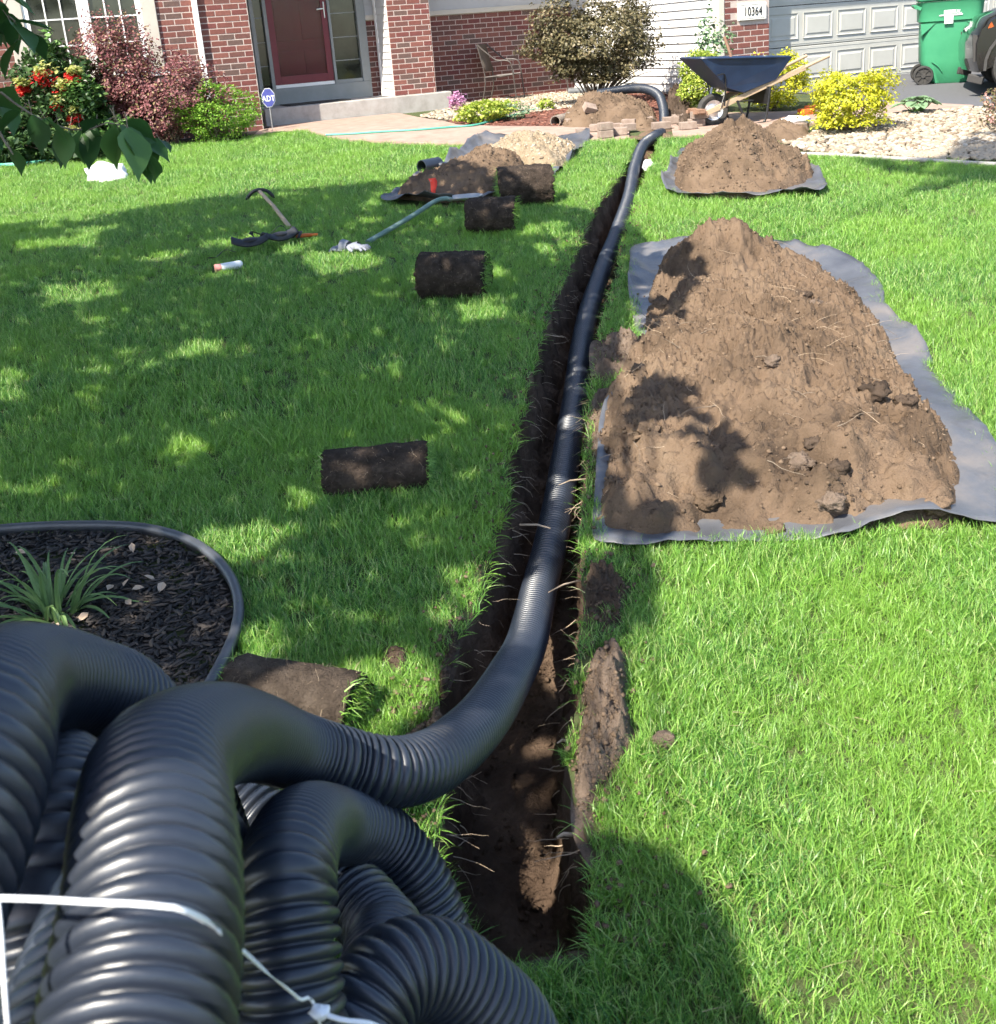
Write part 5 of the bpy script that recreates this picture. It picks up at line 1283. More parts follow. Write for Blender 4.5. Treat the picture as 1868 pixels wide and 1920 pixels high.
# the low branch seen at the upper left: twigs and large ovate leaves
def big_leaf(p, d, L, droop, w, g):
    d = d.normalized(); sd = d.cross(Vector((0, 0, 1)))
    sd = sd.normalized() if sd.length > .05 else Vector((1, 0, 0)); tw = g.uniform(-.6, .6); up = sd.cross(d); sd = sd * math.cos(tw) + up * math.sin(tw)
    V = []; Fs = []
    prof = [.08, .62, .93, 1.0, .86, .55, .22, .02]
    for i, k in enumerate(prof):
        up = sd.cross(d); ww = L * w * k
        wob = 1 + g.uniform(-.10, .10)
        V += [p - sd * ww * wob + up * ww * .3, p - up * .0, p + sd * ww * wob + up * ww * .3]
        p = p + d * L / 7; d = (d + Vector((0, 0, -droop))).normalized()
    for i in range(len(prof) - 1): Fs += [(i * 3, i * 3 + 1, i * 3 + 4, i * 3 + 3), (i * 3 + 1, i * 3 + 2, i * 3 + 5, i * 3 + 4)]
    return V, Fs
def low_branch():
    g = random.Random(14); Dd = 2.75
    def at(x, y, d): return Dp(x, y, d) - TB
    mbw = MB(); lv = MB()
    mains = [[Vector(trunk[3]), at(-420, -150, 2.55), at(-200, -20, 2.65), at(-60, 120, 2.7), at(60, 215, 2.75), at(150, 245, 2.8), at(215, 228, 2.8), at(262, 258, 2.85)],
             [Vector(trunk[3]), at(-400, -300, 2.6), at(-220, -140, 2.7), at(-90, -40, 2.8), at(10, 20, 2.85), at(40, 70, 2.9)],
             [at(-60, 120, 2.7), at(-30, 190, 2.68), at(0, 250, 2.66), at(25, 290, 2.65)],
             [Vector(trunk[3]), at(-450, -100, 2.4), at(-260, 90, 2.45), at(-120, 190, 2.5), at(-40, 235, 2.5)]]
    for mpts in mains:
        C = catmull(mpts, .05); mbw.tube(C, np.linspace(.010, .0018, len(C)), 6, False)
    # leaf positions: photo place of the leaf base, direction of its tip, length in pixels
    L_ = [(225, 235, 70, 100, 92), (215, 232, 5, 110, 88), (240, 240, 20, 95, 100), (205, 225, -70, 15, 85), (262, 258, 75, 45, 78), (250, 262, 55, 85, 90), (180, 240, -15, 75, 80), (150, 245, 10, 70, 62), (130, 245, -25, 80, 70), (232, 228, 75, 30, 70), (110, 240, 12, 75, 72), (100, 230, -60, 20, 70), (60, 215, 20, 80, 75),
          (40, 210, -50, 40, 70), (0, 190, 30, 60, 80), (-20, 180, 60, 10, 80), (20, 280, 20, 40, 55), (0, 255, -20, 50, 70), (-30, 200, -10, 70, 80), (300, 262, 30, 25, 38), (270, 285, 25, 70, 70), (248, 250, 40, 98, 96), (222, 240, 40, 120, 95), (165, 238, 40, 60, 66), (85, 222, 40, 40, 60),
          (40, 60, 40, 40, 80), (20, 40, 55, 60, 85), (0, 20, 30, 60, 80), (10, 10, -40, 60, 80), (-20, 0, 20, 70, 90), (35, 75, -30, 60, 85), (30, 40, 60, 10, 70), (-10, -20, 60, 30, 85), (-40, -10, 10, 80, 90), (-50, 20, 60, 50, 90), (-80, 60, 50, 60, 90), (-100, 100, 60, 40, 90), (-70, 120, 30, 70, 90), (-60, 160, 50, 60, 90), (-40, 220, 50, 50, 80), (-90, 200, 40, 70, 90), (-30, 240, 30, 60, 70)]
    for x, y, dx, dy, ln in L_:
        d0 = 2.78 + g.uniform(-.1, .1); p = at(x, y, d0); q_ = at(x + dx, y + dy, d0 + g.uniform(-.06, .10)); Lm = ln / F_PX * d0 * 1.05
        V, Fs = big_leaf(p, q_ - p, Lm, g.uniform(.0, .12), g.uniform(.30, .38), g); lv.add(V, Fs)
        mbw.tube([p, p + (p - q_) * .25 + Vector((0, 0, .01))], .0012, 4, False)
    for k in range(120):     # fill on the part of the branch left of the picture
        x = g.uniform(-420, -40); y = g.uniform(-260, 230); d0 = g.uniform(2.4, 2.9); p = at(x, y, d0); q_ = at(x + g.uniform(-60, 60), y + g.uniform(10, 90), d0 + g.uniform(-.1, .1))
        V, Fs = big_leaf(p, q_ - p, g.uniform(.09, .13), g.uniform(0, .1), .34, g); lv.add(V, Fs)
    mbw.build('low_branch', MT['twig'], tree, True)
    lv.build('low_branch_leaves', MT['lf_tree'], tree, True)
low_branch()
# ================================================================== THINGS ON THE LAWN AND BY THE HOUSE
def on(x, y, dz=0.0): return G(x, y) + Vector((0, 0, dz))
# ---- wheelbarrow
wb0 = G(1337, 237); wb = empty('wheelbarrow', wb0, rad(11)); wb.scale = (.97, .92, .95)
tag(wb, 'dark blue wheelbarrow with wooden handles standing on the walkway', 'wheelbarrow')
prof = [(-.28, .80), (.08, .44), (.28, .37), (.67, .49), (.83, .735)]
def tray_ring(i, y, k):   # narrower towards the bottom
    x, z = prof[i]; return (x, y * k, z)
kw = [1.0, .74, .70, .76, 1.0]
# outer and inner skins with a rolled rim
xs = [prof[0], prof[1], prof[2], prof[3], prof[4]]
def tray_mesh():
    V = []; Fs = []
    hw = .34
    side = [(p[0], p[1], hw * k) for p, k in zip(prof, kw)]
    for sh in (0, .006):
        for sgn in (-1, 1):
            for x, z, w in side:
                V.append((x + (.004 if sh else 0), sgn * (w - sh), z + (sh if 0 < side.index((x, z, w)) < 4 else 0)))
    # indices: outer -: 0-4, outer +: 5-9, inner -: 10-14, inner +: 15-19
    for b in (0, 10):
        for i in range(4): Fs.append((b + i, b + i + 1, b + 5 + i + 1, b + 5 + i))
        Fs.append((b + 0, b + 1, b + 2, b + 3, b + 4)); Fs.append((b + 5, b + 6, b + 7, b + 8, b + 9))
    return V, Fs
V, Fs = tray_mesh(); tray = MB().add(V, Fs).build('tray', MT['blue_tray'], wb, bevel=.012, seg=2)
rim_pts = []
for a in np.linspace(0, 2 * PI, 48, endpoint=False):
    cx_, sx_ = math.cos(a), math.sin(a); x = .275 + .57 * np.sign(cx_) * abs(cx_) ** .35; y = .355 * np.sign(sx_) * abs(sx_) ** .35; rim_pts.append((x, y, .80 - (x + .28) / 1.11 * .065))
MB().tube(rim_pts + rim_pts[:1], .012, 8, False).build('rim', MT['blue_tray'], tray, True)
for sgn in (-1, 1):
    y = sgn * .26
    MB().bar((-.13, y * .55, .175), (1.02, y * 1.02, .60), .036, .062).build('handle', MT['wood'], wb, bevel=.006)
    MB().tube(catmull([(.98, y * 1.015, .585), (1.15, y * 1.04, .648), (1.31, y * 1.06, .705)], .03), .019, 10).build('grip', MT['wood'], wb, True)
    MB().tube(catmull([(.20, y * .9, .29), (.28, y * .98, .10), (.34, y * 1.0, .015), (.46, y * 1.0, .012), (.54, y * 1.0, .06), (.60, y * .98, .42)], .03), .014, 8).build('leg', MT['black'], wb, True)
    MB().bar((.08, y * .82, .44), (.02, y * .70, .22), .03, .006).build('brace', MT['galv'], wb, bevel=.002)
    MB().tube(catmull([(-.07, y * 1.25, .60), (.02, y * 1.18, .60), (.05, y * 1.0, .46), (.06, y * .80, .24)], .03), .008, 8).build('front_strut', MT['black'], wb, True)
MB().bar((.31, -.27, .28), (.31, .27, .28), .16, .012).bar((.57, -.26, .32), (.57, .26, .32), .02, .20).build('leg_brace', MT['black'], wb)
MB().bar((-.20, -.17, .20), (-.20, .17, .20), .09, .045).bar((-.13, -.145, .175), (-.28, -.10, .19), .035, .04).bar((-.13, .145, .175), (-.28, .10, .19), .035, .04).build('nose_guard', MT['wood_brown'], wb, bevel=.004)
wh = empty('wheel', (0, 0, .19), 0, wb); Mx = Matrix.Rotation(PI / 2, 4, 'X')
MB().lathe([(.115, -.035), (.135, -.046), (.165, -.048), (.182, -.034), (.19, -.012), (.19, .012), (.182, .034), (.165, .048), (.135, .046), (.115, .035), (.115, -.035)], 36, Mx, False).build('tyre', MT['rubber'], wh, True)
MB().lathe([(.02, -.05), (.03, -.05), (.035, -.03), (.075, -.012), (.10, -.03), (.118, -.036), (.118, .036), (.10, .03), (.075, .012), (.035, .03), (.03, .05), (.02, .05)], 30, Mx).build('rim', MT['alloy'], wh, True)
MB().tube([(0, -.16, 0), (0, .16, 0)], .009, 8).build('axle', MT['galv'], wh)
MB().bar((-.10, -.16, .185), (.03, -.155, .195), .008, .05).bar((-.10, .16, .185), (.03, .155, .195), .008, .05).build('axle_bracket', MT['galv'], wb, bevel=.002)
pole = MB().tube([(.22, -.05, .42), (.34 - .13, -.02, .76), (.145, 0, .96)], [.016, .017, .018], 12).build('tool_handle', MT['wood_brown'], None, True)
pole.location = wb0; pole.rotation_euler = (0, 0, rad(11)); tag(pole, 'brown wooden tool handle leaning up out of the wheelbarrow tray', 'tool handle')
# ---- wheeled bin
bn0 = G(1772, 155); bn = empty('wheeled_bin', bn0, rad(-19)); tag(bn, 'green wheeled refuse bin in front of the garage door', 'bin')
def bin_body():
    secs = [(.0, -.16, .27, .24), (.02, -.20, .30, .26), (.30, -.345, .315, .275), (.62, -.355, .345, .30), (.80, -.36, .37, .31), (.815, -.385, .40, .335), (1.04, -.395, .415, .345), (1.06, -.41, .43, .36)]
    V = []; n = 32
    for z, x0, x1, hw in secs:
        for i in range(n):
            a = 2 * PI * i / n; c_, s_ = math.cos(a), math.sin(a); e = .36
            V.append(((x0 + x1) / 2 + (x1 - x0) / 2 * np.sign(c_) * abs(c_) ** e, hw * np.sign(s_) * abs(s_) ** e, z))
    Fs = [tuple(f) for f in grid_faces(len(secs), n, True)] + [tuple(range(n))[::-1]]
    return MB().add(V, Fs).build('body', MT['green_bin'], bn, True)
bin_body()
MB().lathe([(.001, .0), (.40, .0), (.43, .02), (.43, .05), (.38, .085), (.2, .11), (.001, .115)], 4, Matrix.Translation((.01, 0, 1.062)) @ Matrix.Diagonal((1.35, 1.15, 1, 1)) @ Matrix.Rotation(PI / 4, 4, 'Z')).build('lid', MT['green_bin'], bn, bevel=.02, seg=3)
MB().tube([(-.44, -.30, 1.02), (-.44, .30, 1.02)], .018, 10).bar((-.44, -.28, 1.02), (-.36, -.28, .98), .03, .04).bar((-.44, .28, 1.02), (-.36, .28, .98), .03, .04).build('grab_bar', MT['green_bin'], bn, True)
MB().prism([(-.36, .79), (-.18, .79), (-.345, .64)], -.318, -.19).prism([(.36, .79), (.20, .79), (.345, .67)], -.318, -.19).build('gusset', MT['green_bin'], bn)
MB().tube(catmull([(-.20, -.288, .30), (-.12, -.292, .24), (-.07, -.287, .17)], .02), .007, 6).build('wheel_rib', MT['green_bin'], bn, True)
for y in (-.325, .325):
    w_ = empty('wheel', (-.30, y, .128), 0, bn)
    MB().lathe([(.10, -.03), (.12, -.03), (.128, -.018), (.128, .018), (.12, .03), (.10, .03), (.10, -.03)], 32, Mx, False).build('tyre', MT['rubber'], w_, True)
    MB().lathe([(.001, -.012), (.10, -.012), (.10, .012), (.001, .012)], 28, Mx).build('disc', MT['rubber'], w_)
    mb = MB()
    for k in range(8):
        a = 2 * PI * k / 8; mb.bar((math.cos(a) * .03, -.016, math.sin(a) * .03), (math.cos(a) * .10, -.016, math.sin(a) * .10), .010, .012, (0, 1, 0))
    mb.lathe([(.001, -.028), (.03, -.028), (.034, -.012)], 16, Matrix.Rotation(PI / 2, 4, 'X') @ Matrix.Rotation(PI, 4, 'X'), True)
    mb.build('spoke', MT['rubber'], w_)
MB().tube([(-.30, -.31, .128), (-.30, .31, .128)], .012, 8).build('axle', MT['black'], bn)
# white print on the flank
yb_ = -.3478
MB().bx(-.14, .14, yb_, yb_ + .003, .875, .89).bx(-.085, .06, yb_ + .0, yb_ + .003, .90, .945).bx(-.075, .03, yb_, yb_ + .02, .775, .873).build('printed_label', MT['white_print'], bn)
# recycling triangle cut in green on the white square
mb = MB()
for k in range(3):
    a = 2 * PI * k / 3 + PI / 2; p = Vector((-.022 + .028 * math.cos(a), yb_ - .0012, .824 + .028 * math.sin(a))); b_ = 2 * PI * (k + .8) / 3 + PI / 2; q_ = Vector((-.022 + .028 * math.cos(b_), yb_ - .0012, .824 + .028 * math.sin(b_))); mb.bar(p, q_, .010, .002, (0, 1, 0))
mb.build('recycling_mark', MT['green_bin'], bn)
mb = MB()
for x in (.068, .082, .096): mb.bar((x, yb_ + .001, .90), (x + .012, yb_ + .001, .944), .006, .003, (0, 1, 0))
mb.bx(.100, .128, yb_, yb_ + .003, .90, .907).build('printed_letters', MT['white_print'], bn)
# ---- car nose at the right edge
car0 = Vector((6.64, 13.16, gz(12.6))); car = empty('parked_car', car0, rad(160)); tag(car, 'black car with silver alloy wheels parked at the right edge', 'car')
# local x points to the car's front, y to its own left; wheel centre at x = 0
def arch_poly():
    pts = [(.62, .30), (.66, .42), (.67, .62), (.62, .78), (.50, .90), (.20, 1.0), (-.3, 1.06), (-1.0, 1.10), (-3.2, 1.12), (-3.6, 1.0), (-3.65, .55), (-3.6, .32)]
    pts += [(-3.05, .30)] + [(-2.65 + .42 * math.cos(a), .36 + .42 * math.sin(a)) for a in np.linspace(PI, 0, 12)][0:12] + [(-2.2, .26), (-.5, .26)]
    pts += [(.42 * math.cos(a), .36 + .42 * math.sin(a)) for a in np.linspace(PI, 0, 14)]
    return [(x, z) for x, z in pts]
def car_body():
    P = arch_poly(); n = len(P); V = []; lay = [(.90, .96), (.88, .985), (.80, 1.0), (0, 1.03), (-.80, 1.0), (-.88, .985), (-.90, .96)]
    for y, k in lay:
        for x, z in P: V.append((.0 + (x if x < .3 else x * (1 - .20 * (abs(y) / .9) ** 3)), y, .26 + (z - .26) * (k if z > .8 else 1)))
    Fs = [tuple(f) for f in grid_faces(len(lay), n, True)] + [tuple(range(n)), tuple((len(lay) - 1) * n + i for i in range(n))[::-1]]
    return MB().add(V, Fs).build('body', MT['car_paint'], car, True)
car_body()
MB().prism([(-.55, 1.02), (-1.2, 1.58), (-2.9, 1.60), (-3.5, 1.08)], -.72, .72).build('cabin', MT['dark_glass'], car, bevel=.05, seg=3)
MB().bx(-2.9, -1.2, -.66, .66, 1.60, 1.64).build('roof', MT['car_paint'], car, bevel=.02)
for sgn in (-1, 1):
    mb = MB()
    for a0, a1 in zip(np.linspace(-.1, PI + .1, 13)[:-1], np.linspace(-.1, PI + .1, 13)[1:]):
        mb.bar((.44 * math.cos(a0), sgn * .905, .36 + .44 * math.sin(a0)), (.44 * math.cos(a1), sgn * .905, .36 + .44 * math.sin(a1)), .03, .05, (0, 1, 0))
    mb.build('arch_trim', MT['car_plastic'], car)
    MB().prism([(.50, .42), (.56, .42), (.585, .72), (.535, .72)], sgn * .80, sgn * .87).build('bumper_insert', MT['car_plastic'], car)
    MB().bar((.44, sgn * .84, .20), (.60, sgn * .76, .24), .05, .09).build('lip_spoiler', MT['car_plastic'], car, bevel=.01)
    MB().prism([(.36, .80), (.44, .78), (.40, .87)], sgn * .86, sgn * .90).build('side_marker', MT['orange'], car, bevel=.004)
    for x in (0, -2.65):
        w_ = empty('wheel', (x, sgn * .80, .36), 0, car)
        MB().lathe([(.24, -.10), (.30, -.115), (.345, -.10), (.36, -.07), (.36, .07), (.345, .10), (.30, .115), (.24, .10), (.24, -.10)], 40, Mx, False).build('tyre', MT['rubber'], w_, True)
        MB().lathe([(.22, -.10), (.245, -.105), (.245, .105), (.22, .10), (.21, 0), (.22, -.10)], 36, Mx, False).build('rim', MT['alloy'], w_, True)
        MB().lathe([(.001, -.02), (.21, -.02), (.21, .02), (.001, .02)], 24, Mx).build('brake_disc', MT['black'], w_)
        mb = MB()
        for k in range(5):
            a = 2 * PI * k / 5 + .3
            for da in (-.16, .16): mb.bar((.05 * math.cos(a), sgn * .085, .05 * math.sin(a)), (.225 * math.cos(a + da), sgn * .075, .225 * math.sin(a + da)), .022, .038, (0, 1, 0))
        mb.lathe([(.001, .07), (.055, .07), (.06, .095), (.001, .10)] if sgn > 0 else [(.001, -.10), (.06, -.095), (.055, -.07), (.001, -.07)], 16, Matrix.Rotation(-PI / 2, 4, 'X'))
        mb.build('spoke', MT['alloy'], w_, bevel=.004)
# ---- patio chair
ch = empty('patio_chair', HW(4.22, -.98), rad(-18)); tag(ch, 'dark sling patio chair against the shaded brick wall', 'chair'); ch.location.z = gz(15)
for sgn, nm in ((-1, 'near'), (1, 'far')):
    y = sgn * .25
    MB().tube(catmull([(.30, y, .0), (.27, y, .40), (.24, y, .60), (.16, y, .655), (.0, y, .67), (-.12, y, .76), (-.26, y, .88), (-.30, y, .93)], .03), .012, 8).build('arm_frame', MT['bronze'], ch, True)
    MB().tube(catmull([(-.30, y * .95, .0), (-.24, y * .95, .20), (-.22, y * .9, .42), (-.27, y * .9, .70), (-.32, y * .9, .93)], .03), .012, 8).build('rear_leg', MT['bronze'], ch, True)
    MB().tube([(-.22, y * .92, .41), (.26, y * .98, .43)], .011, 8).build('seat_rail', MT['bronze'], ch, True)
mb = MB(); V = []; Fs = []
bs_ = [(-.20, .50), (-.24, .60), (-.28, .74), (-.315, .90), (-.325, .93)]
for x, z in bs_: V += [(x, -.225, z), (x - .015, 0, z), (x, .225, z)]
for i in range(len(bs_) - 1): Fs += [(i * 3, i * 3 + 1, i * 3 + 4, i * 3 + 3), (i * 3 + 1, i * 3 + 2, i * 3 + 5, i * 3 + 4)]
o = mb.add(V, Fs).build('backrest', MT['sling'], ch, True); o.modifiers.new('t', 'SOLIDIFY').thickness = .008
o = MB().add([(-.20, -.23, .42), (.04, -.23, .40), (.27, -.23, .43), (-.20, .23, .42), (.04, .23, .40), (.27, .23, .43)], [(0, 1, 4, 3), (1, 2, 5, 4)]).build('seat', MT['sling'], ch, True); o.modifiers.new('t', 'SOLIDIFY').thickness = .010
# a thin shepherd hook beside the bush
hk = HW(5.42, -.95); mb = MB(); C = catmull([(0, 0, 0), (0, 0, .45), (0, 0, .62), (-.04, 0, .70), (-.10, 0, .68), (-.12, 0, .60)], .03); mb.tube(C, .012, 8)
o = mb.build('garden_hook', MT['bronze'], None, True); o.location = (hk.x, hk.y, gz(15)); tag(o, 'slim brown metal hook beside the olive bush', 'hook')
# ---- alarm company sign
sg = empty('yard_sign', HW(.06, .30), HA + rad(-6)); sg.scale = (.78, .78, .92); sg.location.z = gz(14.5); tag(sg, 'blue octagonal ADT alarm sign on a thin stake', 'sign')
MB().bx(-.008, .008, .004, .012, -.05, .36).build('stake', MT['galv'], sg)
oc = [(.115 * math.cos(PI / 8 + k * PI / 4), .50 + .14 * math.sin(PI / 8 + k * PI / 4)) for k in range(8)]
oc2 = [(x * 1.07, .50 + (z - .50) * 1.07) for x, z in oc]
MB().prism(oc2, -.002, .003).build('sign_border', MT['white_print'], sg); MB().prism(oc, -.005, -.0021).build('sign_face', MT['sign_blue'], sg)
lettering('sign_letters', 'ADT', .115, MT['white_print'], sg, (0, -.0062, .485), (PI / 2, 0, 0), .92, .001, .004)
# ---- hoses
hz = catmull([tuple(on(a, b, .035)) for a, b in ((612, 258), (660, 256), (720, 252), (790, 248), (850, 243), (890, 240), (925, 231), (960, 222), (985, 214), (1010, 208), (1026, 204))], .06)
tag(MB().tube(hz, .014, 8).build('garden_hose', MT['hose'], None, True), 'green garden hose stretched across the pink walkway', 'hose')
hc = []
for k in range(90):
    a = k / 90 * 2 * PI * 3.2; r_ = .30 + .02 * math.sin(k * .7); hc.append((-5.62 + r_ * 1.3 * math.cos(a), 13.1 + r_ * .7 * math.sin(a), gz(13) + .03 + .010 * (k // 28)))
tag(MB().tube(hc, .011, 8).build('garden_hose', MT['hose'], None, True), 'coiled green hose under the low tree branch', 'hose')
# ---- loose pipes
def open_pipe(name, A, B, r, mat, label, rib=0.0):
    A, B = Vector(A), Vector(B); n = max(2, int((B - A).length / .006)) if rib else 2; C = np.array([tuple(A.lerp(B, i / n)) for i in range(n + 1)]); R = np.array([r - (rib if rib and i % 3 == 0 else 0) for i in range(n + 1)])
    mb = MB(); mb.tube(C, R, 24, False); mb.tube(C, R - .008, 24, False)
    T, Nn, B_ = frames(C); a = np.linspace(0, 2 * PI, 24, endpoint=False)
    for i in (0, n):
        o1 = C[i] + R[i] * (np.cos(a)[:, None] * Nn[i] + np.sin(a)[:, None] * B_[i]); o2 = C[i] + (R[i] - .008) * (np.cos(a)[:, None] * Nn[i] + np.sin(a)[:, None] * B_[i])
        mb.add(np.vstack([o1, o2]), [(k, (k + 1) % 24, 24 + (k + 1) % 24, 24 + k) for k in range(24)])
    o = mb.build(name, mat, None, True); tag(o, label, 'pipe'); return o
p = on(792, 326, .062); q_ = on(820, 323, .062)
ft = open_pipe('pipe_fitting', p, p + Vector((.16, .16, .0)), .072, MT['pipe'], 'short black pipe fitting lying open end forward on the sunny grass')
MB().tube([tuple(p + Vector((.13, .13, .0))), tuple(p + Vector((.25, .06, -.015)))], .040, 16).build('branch_socket', MT['pipe'], ft, True)
p = on(1042, 239, .07); open_pipe('drain_pipe_offcut', p, p + Vector((.20, .40, .0)), .07, MT['pipe_dusty'], 'muddy brown old drain pipe with its open end on the red mulch', .004)
p = HW(5.25, -.62); open_pipe('drain_pipe_offcut', (p.x, p.y, gz(15) + .07), (p.x + .62, p.y - .1, gz(15) + .07), .055, MT['pipe_grey'], 'grey pipe offcut lying under the olive bush', .003)
# ---- loose paving stones
pav = [(1108, 239, .15, 20, .10, .10, 'upright paving block leaning on the soil heap'), (1136, 262, .15, 12, 0, .0, 'lower paving block of the small stack at the lawn edge'), (1136, 262, .15, 14, .082, .0, 'upper paving block of the small stack at the lawn edge'), (1092, 258, .13, 5, 0, .0, 'paving block left of the small stack'),
       (1098, 236, .14, 30, 0, .0, 'pale paving block at the foot of the soil heap'), (1125, 237, .20, 8, 0, 0, 'long paving block beside the walkway cut'), (1162, 237, .18, 2, 0, 0, 'long pale paving block right of the soil heap foot'), (1160, 257, .2, -8, 0, 0, 'paving block between the stack and the black pipe'), (1178, 249, .16, 15, 0, 0, 'tan paving block touching the black pipe'),
       (1258, 236, .18, 3, 0, 0, 'flat paving block beyond the pipe end'), (1290, 246, .18, 6, 0, 0, 'paving block left of the wheelbarrow wheel'), (1306, 240, .19, -6, 0, 0, 'grey brown paving block under the wheelbarrow nose'), (1312, 240, .19, 4, .082, 0, 'paving block stacked on the grey brown block at the wheelbarrow'), (1275, 231, .16, 20, 0, 0, 'pale paving block behind the pipe end'), (1500, 250, .15, 20, 0, 0, 'white dusty block beside the golden shrub'), (1210, 236, .18, -4, 0, 0, 'paving block in the cut across the walkway'), (1075, 238, .17, 18, 0, 0, 'half sunk paving block beside the old brown pipe'), (1180, 240, .16, -20, 0, 0, 'tilted pale block at the right foot of the soil heap'), (1240, 246, .2, 8, 0, 0, 'dusty block just behind the end of the black pipe'), (1150, 249, .2, 3, 0, 0, 'low pale block behind the small stack'), (1118, 250, .14, -14, 0, 0, 'short block between the walkway and the small stack')]
for x, y, L, a, dz, tilt, lb in pav:
    p = on(x, y, .042 + .022 + dz); o = MB().box((0, 0, 0), (L, .11, .078)).build('paving_block', MT['paver'], None, bevel=.006); o.location = p; o.rotation_euler = (tilt * 6, tilt * 3, rad(a)); tag(o, lb, 'paving block', 'loose paving blocks at the walkway cut')
    if tilt: o.location.z += .06
mb = MB()
# ---- white plastic in the trench, rag, bags
def crumple(name, c, r, mat, label, cat, seed, sq=(1, .8, .35)):
    g = np.random.default_rng(seed); n, m_ = 26, 16; a = np.linspace(0, 2 * PI, n, endpoint=False)[None]; ph = np.linspace(.04, PI - .04, m_)[:, None]
    D = np.stack([np.sin(ph) * np.cos(a), np.sin(ph) * np.sin(a), np.cos(ph) + 0 * a], -1); k = 1 + .34 * fbm(D[..., 0] * 2.4, D[..., 1] * 2.4, D[..., 2] * 2.4, 3, seed) + .1 * np.abs(fbm(D[..., 0] * 8, D[..., 1] * 8, D[..., 2] * 8, 2, seed + 1))
    V = D * k[..., None] * r * np.array(sq); V[..., 2] = np.maximum(V[..., 2], -r * .22); V += np.array(c)
    o = mesh_np(name, V.reshape(-1, 3), grid_faces(m_, n, True), mat, smooth=True); return tag(o, label, cat)
crumple('plastic_bag', on(1216, 308, -.03), .085, MT['cloth_white'], 'bright white plastic bag stuffed in the trench beside the pipe', 'bag', 3, (.6, 1.4, .7))
crumple('cloth_rag', on(203, 338, .04), .19, MT['cloth_white'], 'white cloth lying on the grass behind the low branch', 'cloth', 5, (1.0, .75, .75))
crumple('paper_sack', on(1490, 236, .03), .14, MT['cloth_white'], 'white crumpled sack by the golden shrub', 'sack', 8, (1.3, .8, .5))
o = MB().bx(-.09, .09, -.05, .05, 0, .07).bx(-.02, .14, -.018, .018, .05, .10).build('power_tool', MT['orange'], None, bevel=.012); o.location = on(1512, 218, .02); o.rotation_euler = (0, 0, .3); tag(o, 'orange tool lying half hidden by the golden shrub', 'tool')
# ---- marker flag
fl = empty('marker_flag', on(812, 380)); tag(fl, 'small red marker flag standing in front of the soil heap', 'flag')
MB().tube([(0, 0, -.05), (.0, 0, .19)], .0022, 6).build('wire', MT['galv'], fl)
V = []; Fs = []
for i in range(6):
    u = i / 5; V += [(.008 * math.sin(u * 7) - .02 + .03 * u, .004 * math.cos(u * 9) - .015 * u, .20 - .15 * u), (.05 + .012 * math.sin(u * 6) + .0 * u - .01, -.02 * u + .01 * math.sin(u * 8), .205 - .16 * u)]
for i in range(5): Fs.append((i * 2, i * 2 + 1, i * 2 + 3, i * 2 + 2))
o = MB().add(V, Fs).build('flag_cloth', MT['red_flag'], fl, True); o.modifiers.new('t', 'SOLIDIFY').thickness = .0015
# ---- tools on the grass
pkx = empty('pickaxe', on(490, 380), 0); tag(pkx, 'mattock with a dark curved head lying on the grass in the shade', 'pickaxe')
C0 = Vector((0, 0, .09)); e1 = on(545, 432, .02) - on(490, 380)
MB().tube([(0, 0, .10), tuple(e1 * .5 + Vector((0, 0, .07))), tuple(e1 + Vector((0, 0, .0)))], [.017, .016, .019], 10).build('shaft', MT['wood'], pkx, True)
MB().tube(catmull([(-.14, .03, .03), (-.07, .02, .095), (0, .0, .115), (.07, -.01, .10), (.13, -.02, .035)], .02), [.006] * 1 + [.016] * (len(catmull([(-.14, .03, .03), (-.07, .02, .095), (0, .0, .115), (.07, -.01, .10), (.13, -.02, .035)], .02)) - 2) + [.005], 8).build('head', MT['black'], pkx, True)
# kneeling pads
kp = empty('knee_pads', on(515, 466), rad(28)); tag(kp, 'pair of black knee pads with straps dropped on the grass', 'knee pads')
def pad(dx, dy, rz):
    n, m_ = 14, 9; V = []
    for i in range(n):
        for j in range(m_):
            u, w = i / (n - 1) * 2 - 1, j / (m_ - 1) * 2 - 1; V.append((u * .13, w * .065 * (1 - .25 * u * u), .05 + .04 * math.cos(w * 1.4) + .035 * abs(u) ** 2))
    o = mesh_np('pad', np.array(V), grid_faces(n, m_), MT['pad'], kp); o.location = (dx, dy, 0); o.rotation_euler = (0, 0, rz); o.modifiers.new('t', 'SOLIDIFY').thickness = .012
    c = MB().ball((0, 0, 0), .06, 12, 8, (1.2, .8, .35)).build('cap', MT['black'], o, True); c.location = (0, 0, .095)
pad(.05, .0, .2); pad(-.18, -.04, -.3)
for k, pts in enumerate(([(-.30, -.06, .03), (-.36, -.02, .05), (-.44, -.05, .015), (-.50, -.10, .03)], [(.15, .06, .07), (.10, .10, .14), (.0, .08, .09)], [(-.10, .05, .06), (-.13, .10, .13), (-.02, .09, .08)], [(.18, -.02, .05), (.22, .03, .09), (.17, .07, .04)])):
    ribbon('strap', catmull(pts, .02), .035, .003, MT['black'], kp, (0, .3, 1))
ot = empty('hand_tool', on(572, 452, .02), rad(10)); tag(ot, 'small hand tool with an orange grip beside the knee pads', 'tool')
MB().tube([(-.06, 0, .02), (.0, 0, .022), (.10, 0, .02)], [.012, .016, .009], 10).build('grip', MT['orange'], ot, True); MB().tube([(-.16, -.01, .015), (-.06, 0, .02)], .006, 8).build('shank', MT['wood'], ot, True)
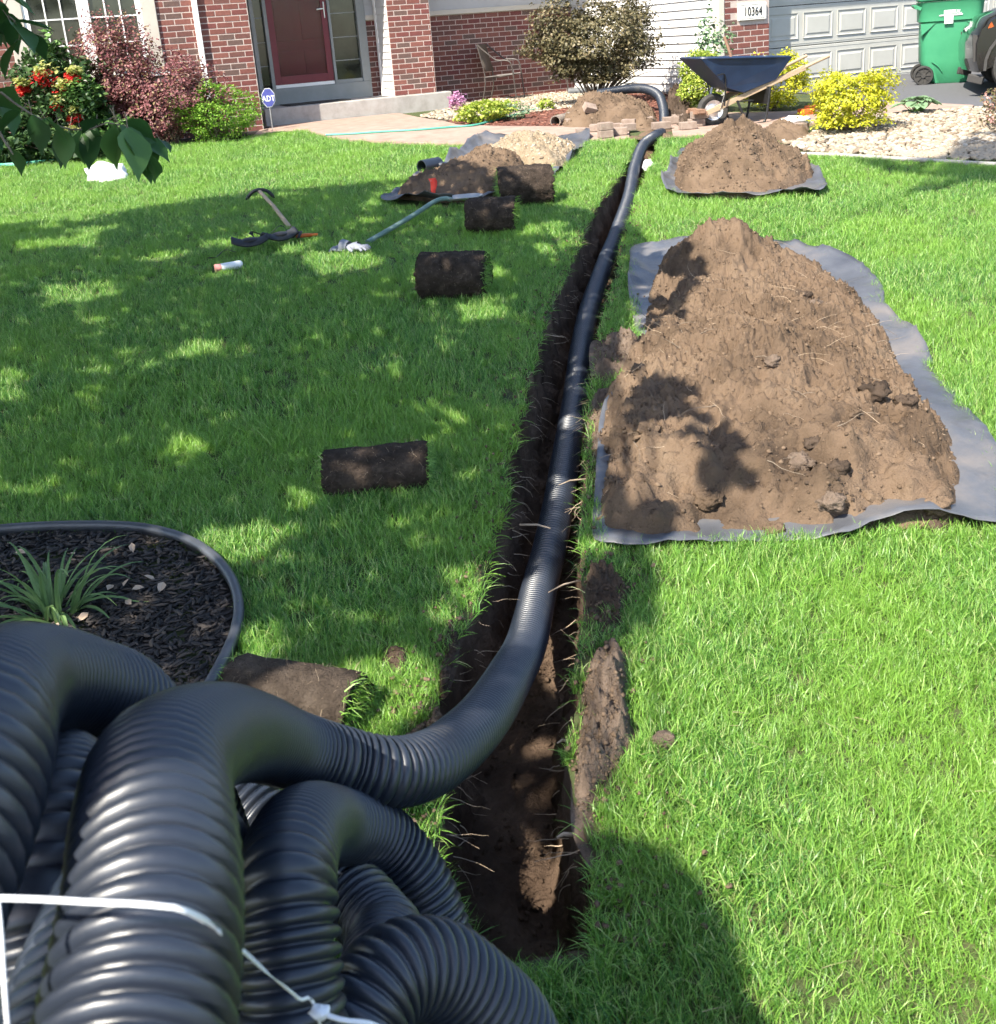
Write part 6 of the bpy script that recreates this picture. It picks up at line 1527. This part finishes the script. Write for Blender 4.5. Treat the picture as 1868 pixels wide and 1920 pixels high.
# shovel
A, B = on(690, 462, .03), on(836, 398, .06); sh = empty('shovel', B); tag(sh, 'long shovel with a grey green shaft lying towards the sod roll', 'shovel')
C = catmull([A - B, (A - B) * .5 + Vector((0, 0, .03)), Vector((-.08, -.10, .045)), Vector((0, 0, .05)), Vector((.06, .01, .035))], .05); MB().tube(C, .019, 10).build('shaft', MT['shovel_green'], sh, True)
V = []; Fs = []
for i in range(7):
    u = i / 6; w = .11 * (1 if u < .65 else math.sqrt(max(0, 1 - ((u - .65) / .36) ** 2))); w *= .8 if i == 0 else 1
    for j in range(5): t_ = j / 2 - 1; V.append((.05 + .26 * u + .05 * t_ * w * 3, -.02 - .10 * u + t_ * w, .03 + .03 * t_ * t_ + .015 * u))
for i in range(6):
    for j in range(4): Fs.append((i * 5 + j, i * 5 + j + 1, (i + 1) * 5 + j + 1, (i + 1) * 5 + j))
o = MB().add(V, Fs).build('blade', MT['galv'], sh, True); o.modifiers.new('t', 'SOLIDIFY').thickness = .003
tp = on(760, 420, .045) - B
# gloves
gl_ = empty('work_gloves', on(658, 474), rad(-12)); tag(gl_, 'pair of grey work gloves on the grass by the shovel handle', 'gloves')
def glove(dx, dy, rz, dz):
    mb = MB(); mb.ball((0, 0, .03), .06, 12, 8, (1.15, .85, .42), .06)
    for k, (yy, L) in enumerate(((-.036, .062), (-.012, .074), (.013, .07), (.036, .055))): mb.tube([(.045, yy, .03), (.045 + L * .6, yy * 1.25, .036), (.045 + L, yy * 1.4, .016)], [.013, .012, .008], 8)
    mb.tube([(-.01, -.045, .03), (.03, -.082, .03), (.06, -.09, .02)], [.015, .013, .009], 8); mb.tube([(-.05, 0, .03), (-.11, .0, .035)], [.040, .047], 10, False)
    o = mb.build('glove', MT['cloth_grey'], gl_, True); o.location = (dx, dy, dz); o.rotation_euler = (0, 0, rz)
glove(-.04, .0, 3.0, 0); glove(.05, -.05, -.4, .02)
# spray can
sp = on(436, 508, .036); cn = empty('spray_can', sp, rad(28)); cn.scale = (.8, .8, .8); tag(cn, 'white spray paint can with a pink cap lying on the grass', 'spray can'); My = Matrix.Rotation(PI / 2, 4, 'Y')
MB().lathe([(.001, -.09), (.032, -.09), (.034, -.085), (.034, .07), (.030, .085), (.020, .092), (.001, .093)], 20, My).build('can', MT['cloth_white'], cn, True)
MB().lathe([(.001, .0), (.034, 0), (.034, .045), (.028, .05), (.001, .05)], 20, Matrix.Translation((-.14, 0, 0)) @ My).build('cap', M('pink_cap', (.55, .22, .20), rough=.5), cn, True)
